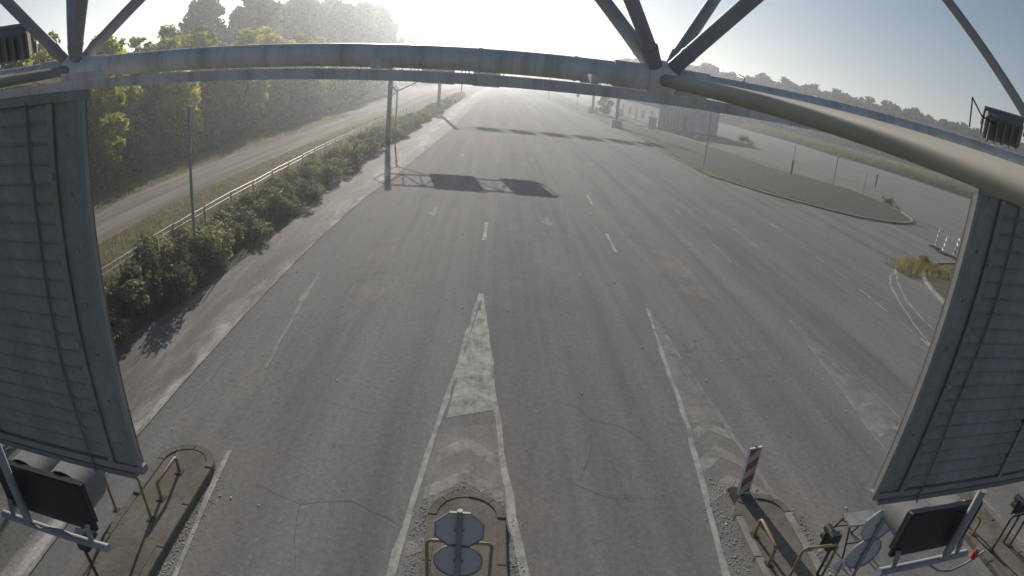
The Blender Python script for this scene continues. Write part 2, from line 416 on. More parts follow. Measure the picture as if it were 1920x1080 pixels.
sheet('shoulder', [(-9.35, -30), (-9.3, 11), (-8.8, 13), (-8.5, 16), (-8.3, 20), (-8.4, 24), (-9.0, 32), (-9.3, 42), (-9.2, 54), (-8.5, 88), (-8.0, 147), (-2.2, 470), (1.9, 470), (-1.1, 300), (-4.45, 147), (-4.65, 90), (-4.85, 65), (-5.25, 51), (-5.55, 42.5), (-5.9, 33.3), (-6.3, 28), (-6.45, 20), (-6.42, 12), (-6.42, -30)], 0.014, m_shoulder)
GRASS_A = [(18.5, 400), (14, 420), (14.1, 269), (17.5, 137), (18.6, 90), (18.9, 72), (18.5, 60), (18.6, 52.8), (19.2, 46.9), (21.5, 42), (24.8, 38.8), (27.1, 37.35), (29.6, 37.15), (32.2, 37.7), (34.5, 39), (35.5, 40.5), (36.5, 43.2), (37.6, 48), (37.2, 53), (34.5, 57), (31.3, 61.5), (30.8, 67), (30.5, 74), (29, 84), (26, 104), (24, 130)]
sheet('median', GRASS_A, 0.10, m_dead)
sheet('gravel_strip', [(24, 130), (26, 104), (29, 84), (30.5, 74), (30.8, 67), (31.3, 61.5), (34.5, 57), (37.2, 53), (37.6, 48), (36.6, 43.2), (43.6, 53.7), (43.2, 66), (43.0, 85), (44.3, 103), (46, 300), (30, 300)], 0.018, m_gravel)

# kerb of the median: stones one by one near, one piece beyond
kerb_line = [(14.05, 269), (17.4, 137), (18.5, 90.5), (18.8, 72), (18.4, 60), (18.5, 52.7), (19.1, 46.7), (21.4, 41.85), (24.8, 38.55), (27.05, 37.15), (29.6, 36.95), (32.2, 37.45), (34.6, 38.85), (35.75, 40.4), (36.75, 43.1)]
mk = thing('median_kerb', 'long pale concrete kerb edging the dry median on the right of the road', 'kerb', (18.5, 60, 0))
def along(line, step, start=0.0):
    out = []; P = [Vector((x, y, 0)) for x, y in line]
    for a, c_ in zip(P, P[1:]):
        n = max(1, round((c_ - a).length / step))
        out += [(a.lerp(c_, i / n), a.lerp(c_, (i + 1) / n)) for i in range(n)]
    return out
rk = random.Random(3)
far_k = MB(); n_k = 0
def kerb_box(mb, a, c_, w, h, gap=.02, dz=0.0):
    d = (c_ - a); ln = d.length; d.normalize()
    M = Matrix.Translation(a) @ d.to_track_quat('Y', 'Z').to_matrix().to_4x4()
    return mb.box((-w / 2, gap, 0), (w / 2, ln - gap, h + dz), M)
for a, c_ in along(kerb_line, 1.6):
    if a.y > 112: kerb_box(far_k, a, c_, .22, .15)
    else:
        kerb_box(MB(), a, c_, .24, .145, .015, rk.uniform(-.02, .015)).build('kerbstone', m_kerb, mk)
kind(far_k.build('distant_kerb', m_kerb, mk), 'stuff')

# painted markings: parts of the road
def mark(name, pts, w0, w1=None, m=m_paint, jit=0.02, seed=0, z=0.015, step=.5):
    return ribbon(pts, w0, w1, z + .0005 * (seed % 11), jit, seed, step).build(name, m, road)
# wedge outlines before the islands
mark('wedge_line', [(-0.06, 16.5), (-.42, 12.05), (-.66, 9.75), (-.84, 7.87), (-.95, 6.5), (-1.04, 5.5), (-1.05, -4)], .10, .14, seed=1)
mark('wedge_line', [(-0.02, 16.5), (.23, 13.3), (.40, 10.7), (.56, 8.6), (.70, 6.9), (.84, 5.6), (.9, -4)], .10, .15, seed=2)
mark('wedge_line', [(5.08, 16.2), (4.67, 12.35), (4.45, 9.74), (4.24, 8.28), (4.04, 6.93), (3.88, 5.5), (3.8, -4)], .09, .13, seed=3)
mark('wedge_line', [(5.12, 16.2), (5.18, 13.6), (5.28, 11.1), (5.36, 9.35), (5.5, 7.57), (5.6, 6.2), (5.7, -4)], .08, .11, m=m_paint_faint, seed=4)
mark('wedge_line', [(10.04, 16.0), (9.61, 12.95), (9.30, 10.9), (9.12, 9.5), (8.95, 7.0), (8.9, -4)], .07, .09, m=m_paint_faint, seed=5)
mark('wedge_line', [(10.08, 16.0), (10.22, 13.3), (10.39, 11.1), (10.5, 9.0), (10.65, 6.0), (10.8, -4)], .07, .10, m=m_paint_faint, seed=6)
mark('lane_line', [(-4.40, 7.9), (-4.28, 6.6), (-4.11, 4.85), (-4.0, -4)], .10, .12, m=m_paint, seed=7)
mark('lane_line', [(-5.33, 17.4), (-5.20, 15.6), (-5.06, 14.2), (-4.9, 12.2), (-4.78, 11.0)], .13, .07, m=m_paint_faint, seed=8)
mark('lane_line', [(-5.25, 16.9), (-5.20, 14.9)], .12, .22, m=m_paint_faint, seed=9)
# fill and chevrons between the wedge lines
def quad(name, pts, m, z=0.0128):
    return sheet(name, pts, z, m, road, None)
quad('painted_wedge', [(-.08, 15.2), (.05, 15.2), (.22, 13.2), (.38, 11), (.42, 10.1), (-.54, 9.7), (-.36, 12.2)], m_paint)
quad('painted_wedge', [(.44, 9.6), (.56, 8.5), (.68, 7.2), (.6, 7.0), (.3, 7.6), (-.3, 7.6), (-.62, 7.0), (-.78, 8.0), (-.6, 9.3)], m_paint_ghost, .0112)
quad('painted_wedge', [(5.1, 15.6), (5.22, 13.2), (5.28, 11.0), (5.34, 9.9), (4.5, 9.9), (4.68, 12.2)], m_paint_ghost, .0112)
quad('painted_wedge', [(10.06, 15.4), (10.2, 13.2), (10.38, 11.0), (10.44, 9.6), (9.14, 9.4), (9.32, 10.9), (9.62, 12.9)], m_paint_ghost, .0112)
def chevron(y, xl, xr, m, dy=.9, th=.5):
    xm = (xl + xr) / 2
    sheet('chevron', [(xl, y), (xm, y + dy), (xr, y), (xr, y - th), (xm, y + dy - th), (xl, y - th)], .0128, m, road, None)
chevron(8.6, -.62, .42, m_paint_mid, .5, .38); chevron(7.55, -.75, .55, m_paint_mid, .55, .35); chevron(6.2, -.9, .72, m_paint_faint, .5, .32)
chevron(9.6, 4.5, 5.28, m_paint_mid, .35, .35); chevron(8.55, 4.32, 5.35, m_paint_faint, .5, .4); chevron(7.6, 4.15, 5.4, m_paint_faint, .5, .35)
chevron(9.6, 9.2, 10.4, m_paint_faint, .4, .5); chevron(10.6, 9.35, 10.32, m_paint_faint, .3, .3)
# dashes, arrows
for i, (a, c_) in enumerate([((-.02, 25.2), (-.08, 22.3)), ((5.7, 33.4), (5.6, 30.8)), ((5.32, 24.8), (5.22, 22.0)), ((.5, 46), (.45, 43)), ((5.9, 44), (5.85, 41)), ((10.7, 31.9), (10.55, 30.1)), ((10.4, 24.6), (10.28, 22.0)), ((12.9, 28.3), (13.0, 27.4)), ((.9, 58), (.8, 54)),
                             ((6.2, 56), (6.1, 53)), ((11.2, 43), (11.1, 40)), ((11.5, 56), (11.4, 53))]):
    mark('lane_dash', [a, c_], .13, .13, m_paint_new if i in (0, 1, 2) else m_paint_faint, .01, 20 + i, step=.7)
for i, (y0, y1) in enumerate([(26.1, 25.4), (24.4, 23.5), (22.4, 20.9), (19.9, 18.7), (18.4, 17.4), (16.7, 15.6), (15.0, 14.2), (13.2, 12.2), (28.6, 27.4), (31, 29.8)]):
    x = 16.1 - (26 - y0) * .075 if y0 > 18.5 else 15.5 - (18.4 - y0) * .06
    mark('lane_dash', [(x, y0), (x - .05, y1)], .09, .09, m_paint_faint if i % 3 == 2 else m_paint, .01, 50 + i, step=.5)
for x, y in ((-2.5, 26.4), (2.78, 26.0), (12.9, 25.5), (-2.3, 46), (3.1, 46)):
    sheet('lane_arrow', [(x + .07, y + 1.1), (x - .07, y + 1.1), (x - .07, y + .1), (x - .34, y + .15), (x, y - .75), (x + .34, y + .15), (x + .07, y + .1)], .0135, m_paint_faint, road, None)
mark('edge_line', [(25.0, 26.5), (22.7, 25.5), (20.8, 23.8), (19.15, 21.45), (17.7, 18.9), (16.95, 16.8), (16.5, 14.5), (16.3, 11)], .10, .10, m_paint, .012, 71)
mark('edge_line', [(20.9, 23.7), (20.28, 23.1), (19.3, 22.3), (18.25, 20.9), (17.3, 19.1), (16.1, 16.5), (15.25, 14.2), (14.5, 11)], .09, .09, m_paint, .012, 72)
for pts_ in ([(.25, 19.2), (3.0, 19.85), (2.9, 12.6), (.3, 12.2)], [(3.1, 20), (4.1, 30.7), (.5, 31), (.2, 19.4)]):
    sheet('asphalt_patch', pts_, .0106, m_asph_new, road, None)
for pts_ in ([(5.9, 27.5), (6.6, 27.2), (8.0, 21), (7.6, 17.5), (6.4, 18)], [(-4.2, 21), (-3.4, 22), (-2.9, 16), (-3.8, 13)]):
    sheet('asphalt_patch', pts_, .0106, m_asph_old, road, None)
# patch seams and cracks in the asphalt
def crack(pts, w, seed): return ribbon(pts, w * .42, w * .3, .0145, w * 1.6, seed, .22).build('crack', m_tar, road)
crack([(3.02, 19.9), (3.34, 23.3), (3.7, 27), (4.06, 30.7)], .07, 81); crack([(.2, 19.3), (1.6, 19.6), (3.02, 19.9)], .05, 82)
crack([(.3, 23.0), (1.8, 22.6), (3.3, 23.2)], .035, 83)
crack([(3.4, 9.2), (2.9, 9.7), (2.4, 9.9), (2.1, 10.4), (.9, 10.9)], .022, 84); crack([(2.4, 9.9), (2.2, 8.8), (1.9, 7.9)], .018, 85)
crack([(.8, 13.6), (1.9, 13.3), (3.6, 13.2)], .02, 86); crack([(-1.1, 6.6), (-1.9, 7.0), (-2.7, 6.8), (-3.6, 7.1)], .02, 87)
crack([(-2.7, 6.8), (-2.6, 6.0), (-2.4, 5.4)], .018, 88); crack([(1.8, 7.8), (2.3, 7.5), (3.3, 7.4)], .02, 89)
crack([(20, 41.2), (24.2, 37.2), (27, 35.8)], .10, 90)
crack([(-6.2, 16.7), (-5.9, 12.2), (-5.9, 9.0)], .05, 91)
crack([(-4.7, 9.8), (-3.3, 9.9), (-1.9, 9.6), (-.9, 9.8)], .02, 92); crack([(5.6, 12.2), (7.0, 12.0), (8.6, 12.3)], .02, 93)

# ------------------------------------------------------------------ toll islands with kerbs
def island(label, xc, w, tip, y0=-6.0, crumble=False, seed=0):
    t_ = thing('toll_island', label, 'traffic island', (xc, tip - 3, 0), 'toll islands')
    r = w / 2; kw = .14
    arc = [(xc + (r - kw) * math.cos(a), tip - r + (r - kw) * math.sin(a)) for a in [math.pi * i / 14 for i in range(15)]]
    mb = MB(); top = [Vector((x, y, .13)) for x, y in [(xc + r - kw, y0)] + arc + [(xc - r + kw, y0)]]
    n = len(top); mb.add(top + [Vector((q.x, q.y, .0)) for q in top], [tuple(range(n))] + [(i, i + n, (i + 1) % n + n, (i + 1) % n) for i in range(n)])
    mb.build('slab', m_conc, t_)
    rr = random.Random(seed)
    for sgn in (-1, 1):
        y = tip - r
        while y > y0:
            y2 = max(y0, y - 1.0); h = .145 + rr.uniform(-.015, .01); x = xc + sgn * (r - kw / 2) + rr.uniform(-.008, .008)
            MB().box((x - kw / 2, y2 + .006, 0), (x + kw / 2, y - .006, h)).build('kerbstone', m_kerb if crumble else m_conc, t_, bevel=.012)
            y = y2
    for i in range(4):
        a0, a1 = math.pi * i / 4 + .015, math.pi * (i + 1) / 4 - .015; vs = []
        hh = .145 + rr.uniform(-.02, .008)
        for j in range(5):
            a = a0 + (a1 - a0) * j / 4
            for rad in (r - kw, r):
                for z in (0, hh):
                    vs.append((xc + rad * math.cos(a), tip - r + rad * math.sin(a), z))
        fs = []
        for j in range(4):
            o = 4 * j; fs += [(o + 1, o + 3, o + 7, o + 5), (o + 3, o + 2, o + 6, o + 7), (o, o + 1, o + 5, o + 4)]
        fs += [(0, 2, 3, 1), (16, 17, 19, 18)]
        MB().add(vs, fs).build('kerbstone', m_conc, t_)
    return t_
island('concrete toll island in the middle of the picture carrying the grey octagonal sign', -.02, 1.22, 7.36, seed=1)
island('concrete toll island at the lower left below the left hanging panel', -5.0, 1.12, 7.75, seed=2)
island('crumbling concrete toll island beside the red and white striped delineator', 5.0, 1.1, 7.35, crumble=True, seed=3)
island('concrete toll island at the lower right edge behind the hanging signal', 9.72, 1.1, 7.3, seed=4)
# gravel and rubble swept against the islands
def rubble(name, label, spots, n, seed, smin=.012, smax=.05):
    rr = random.Random(seed); mb = MB()
    for _ in range(n):
        (x0, y0), (x1, y1), wd = rr.choice(spots); k = rr.random()
        x = x0 + (x1 - x0) * k + rr.gauss(0, wd); y = y0 + (y1 - y0) * k + rr.gauss(0, wd); s = rr.uniform(smin, smax) * (1 if rr.random() < .93 else 1.7)
        z = .016; a = rr.uniform(0, 6.28); ca, sa = math.cos(a), math.sin(a)
        vs = [(x + s * ca, y + s * sa, z), (x - s * .8 * sa, y + s * .8 * ca, z), (x - s * ca, y - s * sa, z), (x + s * .7 * sa, y - s * .7 * ca, z), (x + rr.uniform(-.3, .3) * s, y + rr.uniform(-.3, .3) * s, z + s * rr.uniform(.2, .5))]
        mb.add(vs, [(0, 1, 4), (1, 2, 4), (2, 3, 4), (3, 0, 4)])
    o = mb.build(name, m_rubble); o['kind'] = 'stuff'; o['label'] = label; o['category'] = 'gravel'
    return o
rubble('loose_gravel', 'loose pale gravel and grit heaped around the middle toll island', [((-.75, 4), (-.72, 6.8), .09), ((-.7, 6.8), (-.1, 7.6), .1), ((-.1, 7.6), (.5, 7.2), .1), ((.72, 7), (.78, 4), .07)], 1700, 5, .005, .018)
rubble('loose_gravel', 'loose gravel along the right edge of the left toll island', [((-4.3, 7.2), (-4.28, 3.5), .09)], 700, 6, .005, .020)
rubble('loose_gravel', 'broken concrete rubble around the crumbling right toll island', [((4.2, 7.4), (4.25, 3.5), .1), ((4.3, 7.7), (5.1, 7.6), .12), ((5.7, 7), (5.75, 4), .08), ((4.45, 7.0), (4.7, 5.2), .12)], 1700, 7, .005, .022)
rubble('loose_gravel', 'scattered stones and grit along the edge of the dusty shoulder', [((-6.4, 14), (-5.9, 33), .35), ((-7.6, 14), (-7, 34), .5), ((18.2, 52), (21, 41.8), .18)], 1100, 8, .006, .028)
rr = random.Random(31)
scr = None
for i in range(74):
    if i < 52:
        x, y = rr.uniform(-6, 9), rr.uniform(5.5, 30) ** 1.0
    else:
        x, y = rr.uniform(-10.6, -8.6), rr.uniform(11, 60)
    if abs(x) < .8 and y < 8: x += 1.6
    z = .016 if x > -8.4 else rr.uniform(.95, 1.3); s = rr.uniform(.014, .032) * (1 + y / 60) * (1.8 if x < -8.4 else 1)
    if scr is None:
        mb = MB(); mb.ball((0, 0, .45), 1, 7, (1, .75, .5)); mb.v = [q + Vector((rr.uniform(-.22, .22), rr.uniform(-.22, .22), rr.uniform(-.1, .1))) for q in mb.v]
        scr = mb.build('litter_scrap', m_white)
        o = scr
    else:
        o = scr.copy(); COL.objects.link(o)
    tag(o, 'small scrap of pale litter lying on the asphalt' if x > -8.4 else 'small scrap of white litter caught in the fence shrubs', 'litter', 'litter on the asphalt' if x > -8.4 else 'litter caught in the shrubs')
    o.location = (x, y, z); o.rotation_euler = (0, 0, rr.uniform(0, 6)); o.scale = (s, s, s)

# small planted traffic island on the right with the striped guide posts
gi = thing('kerbed_island', 'small kerbed island of dry grass at the right edge beside the striped posts', 'traffic island', (25, 22, 0))
isl = [(33, 27.2), (28.3, 26.5), (25.7, 25.75), (24.05, 24.75), (22.5, 23.35), (21.5, 21.95), (20.7, 20.35), (20.1, 18.8), (19.6, 15.5), (33, 12)]
bm_ = MB(); n = len(isl); bm_.add([Vector((x, y, .10)) for x, y in isl] + [Vector((x, y, 0)) for x, y in isl], [tuple(range(n))[::-1]] + [(i, (i + 1) % n, (i + 1) % n + n, i + n) for i in range(n)])
bm_.build('turf', m_verge, gi)
for a, c_ in along(isl[:9], 1.0):
    kerb_box(MB(), a, c_, .18, .16).build('kerbstone', m_kerb, gi)

# ------------------------------------------------------------------ canopy space frame in front of the camera
D = 2.0; A_ = 2.266; H_ = 1.6
cf = thing('canopy_frame', 'grey steel space frame crossing the top of the picture with splayed diagonal tubes', 'steel frame', (0, D, 6.5))
Z0 = 6.5 + .047
nodes = [(.555 + A_ * i, D) for i in (-2, -1, 0, 1, 2)]
def tube_obj(name, a, c_, r, m=m_pipe, parent=cf, n=20): return MB().tube([a, c_], r, n).build(name, m, parent, True)
for i, (x, y) in enumerate(nodes):
    MB().ball((x, y, Z0), .068, 18).build('node', m_pipe, cf, True)
    if i < 4:
        tube_obj('chord', (x + .05, y, Z0), (nodes[i + 1][0] - .05, y, Z0), .041)
        tube_obj('sleeve', (x + .055, y, Z0), (x + .17, y, Z0), .047); tube_obj('sleeve', (nodes[i + 1][0] - .17, y, Z0), (nodes[i + 1][0] - .055, y, Z0), .047)
    tube_obj('longitudinal_chord', (x, y - .05, Z0 - .003), (x, y - A_ + .05, Z0 - .085), .0215, m_pipe_old)
    MB().ball((x, y - A_, Z0 - .087), .06, 12).build('node', m_pipe, cf, True)
    tube_obj('rear_chord', (x + .05, y - A_, Z0 - .087), (x + A_ - .05, y - A_, Z0 - .087), .03) if i < 4 else None
    for sx_ in (-1, 1):
        for sy_ in (-1, 1):
            top = Vector((x + sx_ * A_ / 2, y + sy_ * A_ / 2, Z0 + H_)); base = Vector((x, y, Z0)); d = (top - base).normalized()
            tube_obj('diagonal', base + d * .055, top - d * .05, .024 if sx_ * sy_ > 0 else .027, m_strut)
            MB().tube([base + d * .05, base + d * .14], .019, 12, r1=.03).build('diagonal_end', m_strut, cf, True)
for i in range(6):
    x = .555 + A_ * (i - 2.5)
    for y in (D - A_ / 2, D + A_ / 2):
        MB().ball((x, y, Z0 + H_), .06, 12).build('node', m_pipe, cf, True)
        if i < 5: tube_obj('upper_chord', (x + .05, y, Z0 + H_), (x + A_ - .05, y, Z0 + H_), .034)
    tube_obj('upper_chord', (x, D - A_ / 2 + .05, Z0 + H_), (x, D + A_ / 2 - .05, Z0 + H_), .034)
for x, y in nodes[1:4]:
    for dx in (-.30, .30, -.62, .62):
        MB().tube([(x + dx - .006, y, Z0), (x + dx + .006, y, Z0)], .0432, 20).build('weld_ring', m_pipe, cf, True)
# thin hanging rail that carries the panels, with its stubs
PY = 1.70
MB().box((-3.5, PY + .015, 6.5 - .034), (3.95, PY + .05, 6.5 - .001)).build('hanging_rail', m_pipe, cf)
MB().box((-3.5, PY + .05, 6.5 - .006), (3.95, PY + .085, 6.5 - .0005)).build('hanging_rail_lip', m_pipe, cf)
for x in (-.37, .285):
    MB().box((x - .012, PY + .052, 6.5 + .0005), (x + .012, D - .01, 6.5 + .03)).build('hanger', m_pipe, cf)
for x in (-2.9, -1.55, 2.0, 3.5):
    MB().box((x - .02, PY + .052, 6.5 + .0005), (x + .02, D - .01, 6.5 + .03)).build('hanger', m_pipe, cf)
# loose wire and tape tied round the frame
MB().tube([(.86, D - .02, Z0 + .041), (.852, D - .03, Z0 + .055), (.83, D - .03, Z0 + .062)], .0016, 6).build('tie_wire', m_rubber, cf)

# lane sign panels seen from behind
def lane_panel(label, x0, x1, zt, zb):
    t_ = thing('lane_sign', label, 'sign panel', ((x0 + x1) / 2, PY, zt), 'lane sign panels hung from the frame')
    fw = .035
    MB().box((x0, PY, zt - fw), (x1, PY + .045, zt)).build('frame_rail', m_panel, t_)
    MB().box((x0, PY, zb), (x1, PY + .045, zb + fw)).build('frame_rail', m_panel, t_)
    for x in (x0, x1 - .02): MB().box((x, PY - .004, zb + fw), (x + .02, PY + .010, zt - fw)).build('frame_stile', m_panel_edge, t_)
    for a, c_ in ((x0 + .02, x0 + .17), (x1 - .17, x1 - .02)):
        MB().box((a, PY + .012, zb + fw), (c_, PY + .043, zt - fw)).build('side_plate', m_panel, t_)
    n = 20; a, c_ = x0 + .172, x1 - .172; h = (zt - zb - 2 * fw) / n
    MB().box((x0 + .02, PY + .046, zb + .004), (x1 - .02, PY + .052, zt - .004)).build('sign_face', m_plate, t_)
    first = None
    for i in range(n):
        z = zb + fw + i * h
        if first is None:
            vs = []
            for x in (a, c_):
                for y, dz in ((.04, .0002), (.0185, .0004), (.0085, h * .22), (.0085, h * .72), (.0185, h - .0004)): vs.append((x, PY + y, z + dz))
            first = MB().add(vs, [(0, 1, 6, 5), (1, 2, 7, 6), (2, 3, 8, 7), (3, 4, 9, 8), (0, 5, 9, 4), (0, 4, 3, 2, 1), (5, 6, 7, 8, 9)]).build('slat', m_panel, t_)
        else:
            o = first.copy(); COL.objects.link(o); o.location = (0, 0, i * h)
    nst = (a - .012, (a + c_) / 2, c_ - .012)
    for x in nst:
        MB().box((x, PY - .004, zb + fw + .002), (x + .03, PY + .0035, zt - fw - .002)).build('stiffener', m_panel, t_)
    for x in (nst[0] + .012, nst[2] + .012):
        for z in (zb + .3, zb + .62, zt - .3):
            MB().tube([(x, PY - .018, z), (x, PY - .004, z)], .015, 8).build('bolt', m_panel_edge, t_)
    cx_ = x0 + .3 if x0 > 0 else x1 - .3
    MB().tube([(cx_, PY + .0, zt - .02), (cx_ + .01, PY + .0, zt - .5), (cx_ - .01, PY + .0, zb + .5), (cx_ + .02, PY - .012, zb - .04)], .005, 6).build('cable', m_plate, t_, True)
    for k in range(7):
        for xx in (x0 + .095, x1 - .095): MB().tube([(xx, PY + .0125, zb + .14 + k * .215), (xx, PY + .005, zb + .14 + k * .215)], .008, 6).build('rivet', m_panel_edge, t_)
    MB().box((x0 + .05, PY - .006, zb - .03), (x1 - .05, PY + .03, zb - .002)).build('bottom_channel', m_plate, t_)
    return t_
lane_panel('dark slatted back of the lane sign hanging at the left edge of the picture', -3.32, -1.42, 6.465, 4.88)
lane_panel('dark slatted back of the lane sign hanging at the right edge of the picture', 1.84, 3.74, 6.41, 4.93)

def lane_signal(label, x0, x1, z0, z1, y, px, ptop, red):
    t_ = thing('lane_signal', label, 'traffic light', ((x0 + x1) / 2, y, z0), 'lane signals hung below the panels')
    MB().box((x0, y, z0), (x1, y + .035, z1)).build('backplate', m_black, t_, bevel=.01)
    w = x1 - x0; r = w * .22
    for k in (.27, .73):
        cx, cz = x0 + w * k, (z0 + z1) / 2
        # tunnel visor: open half pipe pointing away from the camera, with a hood over it
        vs = []; fs = []; n = 16
        for j in range(n + 1):
            a = math.pi * (-.25 + 1.5 * j / n)
            for rad in (r, r - .008):
                for yy in (y + .077, y + .36 if math.sin(a) > .3 else y + .24):
                    vs.append((cx + rad * math.cos(a), yy, cz + rad * math.sin(a)))
        for j in range(n):
            o = 4 * j; fs += [(o, o + 4, o + 5, o + 1), (o + 2, o + 3, o + 7, o + 6), (o + 1, o + 5, o + 7, o + 3)]
        MB().add(vs, fs).build('visor', m_black_top, t_, True)
        MB().tube([(cx, y + .076, cz), (cx, y + .09, cz)], r - .012, 18).build('lens', m_glass, t_, True)
    MB().box((x0 + .02, y + .037, z0 + .02), (x1 - .02, y + .075, z1 - .02)).build('housing', m_black, t_, bevel=.01)
    for k in (.05, .93): MB().tube([(x0 + w * k, y - .008, z0 + .05), (x0 + w * k, y + .0, z0 + .05)], .014, 8).build('screw', m_galv, t_)
    MB().tube([(px, y - .045, z0 - .045), (px, y - .045, ptop)], .026, 12).build('hanger_pole', m_strut, t_, True)
    MB().tube([(x0 - .06, y - .03, z0 - .062), (x1 + .07, y - .03, z0 - .062)], .024, 12).build('crossbar', m_strut, t_, True)
    for k in (.06, .94):
        x = x0 + w * k
        MB().tube([(x, y - .03, z0 - .05), (x, y - .02, z0 + .03), (x, y - .004, z0 + .06)], .016, 8).build('bracket', m_galv, t_, True)
    if red:
        MB().tube([(x0 + w * .55 + .13 * i, y - .05, z0 - .07 - .11 * math.sin(math.pi * i / 4)) for i in range(5)], .008, 8).build('cable', m_galv, t_, True)
    else:
        MB().tube([(px + .03, y - .06, z0 - .03), (px + .10, y - .06, z0 - .045), (px + .2, y - .06, z0 - .01), (px + .28, y - .06, z0 + .005), (px + .36, y - .06, z0 - .03)], .009, 8).build('cable', m_galv, t_, True)
    return t_
lane_signal('black two lamp signal with grey visors below the left hanging panel', -2.62, -1.93, 4.33, 4.65, 1.75, -2.43, 4.83, False)
lane_signal('black two lamp signal with a red plug below the right hanging panel', 2.27, 2.88, 4.42, 4.74, 1.75, 2.72, 4.88, True)
rc = thing('cable_plug', 'bright red plug on the cable under the right hanging signal', 'plug', (3.03, 1.70, 4.36))
MB().tube([(3.03, 1.70, 4.315), (3.03, 1.70, 4.37)], .022, 12).build('cap', m_red, rc, True); MB().tube([(3.03, 1.70, 4.37), (3.02, 1.70, 4.40)], .012, 10).build('collar', m_galv, rc, True)

# floodlights clamped to the frame at both top corners
def floodlight(label, c, rz, s=1.0):
    t_ = thing('floodlight', label, 'floodlight', c, 'floodlights on the steel frame'); c = Vector(c)
    M = Matrix.Translation(c) @ Matrix.Rotation(rz, 4, 'Z') @ Matrix.Rotation(R(-25), 4, 'X') @ Matrix.Scale(s, 4)
    MB().box((-.09, -.045, -.055), (.09, .03, .055), M).build('housing', m_plate, t_, bevel=.008)
    MB().box((-.098, -.058, -.063), (.098, -.046, .063), M).build('bezel', m_galv, t_)
    MB().box((-.083, -.062, -.05), (.083, -.0585, .05), M).build('glass', m_lens, t_)
    for i in range(5): MB().box((-.075 + .035 * i, .0305, -.05), (-.067 + .035 * i, .055, .05), M).build('fin', m_plate, t_)
    br = MB(); br.tube([M @ Vector(q) for q in ((-.104, 0, 0), (-.104, .02, .085), (.104, .02, .085), (.104, 0, 0))], .007 * s, 8); br.build('bracket', m_galv, t_)
    MB().tube([M @ Vector(q) for q in ((.05, .04, .03), (.12, .09, .07), (.17, .04, .12), (.16, -.02, .05), (.15, -.05, -.05))], .0035, 8).build('cable', m_rubber, t_, True)
    return t_
floodlight('grey floodlight clamped to the diagonal at the upper right corner', (2.10, 1.86, 6.66), R(140))
floodlight('grey floodlight hanging behind the diagonals at the upper left corner', (-2.02, 1.90, 6.68), R(205), 1.1)

# ------------------------------------------------------------------ furniture on the islands
def sign_pair(label, x, y):
    t_ = thing('sign_post', label, 'road sign', (x, y, .13), 'sign posts on the toll islands')
    MB().tube([(x, y - .03, .13), (x, y - .03, 2.16)], .03, 12).build('post', m_galv, t_, True)
    MB().disc((x, y, 1.83), .285, 8, True, .012, math.pi / 8).build('octagon_plate', m_sign_back, t_)
    MB().disc((x + .0, y, 1.31), .275, 32, True, .012).build('round_plate', m_sign_back, t_)
    vs = []; n = 32
    for j in range(n):
        a = 2 * math.pi * j / n
        for rad, yy in ((.275, y - .014), (.288, y - .014), (.288, y + .014), (.275, y + .014)): vs.append((x + rad * math.cos(a), yy, 1.31 + rad * math.sin(a)))
    MB().add(vs, [(4 * j + k, 4 * ((j + 1) % n) + k, 4 * ((j + 1) % n) + (k + 1) % 4, 4 * j + (k + 1) % 4) for j in range(n) for k in range(4)]).build('rim', m_galv, t_, True)
    vs = []
    for j in range(8):
        a = math.pi / 8 + 2 * math.pi * j / 8
        for rad, yy in ((.285, y - .012), (.297, y - .012), (.297, y + .014), (.285, y + .014)): vs.append((x + rad * math.cos(a), yy, 1.83 + rad * math.sin(a)))
    MB().add(vs, [(4 * j + k, 4 * ((j + 1) % 8) + k, 4 * ((j + 1) % 8) + (k + 1) % 4, 4 * j + (k + 1) % 4) for j in range(8) for k in range(4)]).build('octagon_rim', m_galv, t_)
    for z in (1.83, 1.31): MB().box((x - .06, y - .012, z - .02), (x + .06, y - .001, z + .02)).build('clamp', m_galv, t_)
    return t_
sign_pair('back of a grey octagonal sign over a round sign on the middle toll island', -.09, 4.72)
sign_pair('tilted pair of grey octagonal and round signs beside the right hanging signal', 5.30, 4.55)
def hoop(label, x0, x1, y, h, m=m_yellow, lean=0):
    t_ = thing('guard_hoop', label, 'guard rail', ((x0 + x1) / 2, y, .13), 'transverse hoops on the toll islands')
    r = .07; pts = [(x0, y, .13), (x0, y, h - r)] + [(x0 + r - r * math.cos(a), y, h - r + r * math.sin(a)) for a in (.5, 1.0, 1.57)] + [(x1 - r + r * math.sin(a), y, h - r + r * math.cos(a)) for a in (0, .5, 1.0)] + [(x1, y, h - r), (x1, y, .13)]
    MB().tube(pts, .024, 10).build('tube', m, t_, True)
    for x in (x0, x1): MB().box((x - .06, y - .06, .131), (x + .06, y + .06, .142)).build('foot_plate', m_rust, t_)
    return t_
hoop('yellow tubular hoop standing behind the octagonal sign on the middle island', -.52, .33, 5.45, .88)
hoop('yellow tubular hoop under the corner of the left hanging panel', -5.62, -4.92, 5.72, .98)
hoop('yellow tubular hoop holding the black lane light on the right toll island', 4.78, 5.42, 5.20, .86)
hoop('thin dark hoop on the island at the right edge of the picture', 9.45, 10.05, 5.0, .95, m_rust)
def long_rail(label, x, y0, y1, h):
    t_ = thing('guard_rail', label, 'guard rail', (x, (y0 + y1) / 2, .13), 'low yellow rails along the toll islands')
    MB().tube([(x, y1, .13), (x, y1, h - .05), (x, y1 - .03, h - .01), (x, y1 - .08, h), (x, y0 + .08, h), (x, y0 + .03, h - .01), (x, y0, h - .05), (x, y0, .13)], .03, 12).build('tube', m_yellow, t_, True)
    for y in (y0, y1): MB().box((x - .07, y - .07, .131), (x + .07, y + .07, .142)).build('foot_plate', m_rust, t_)
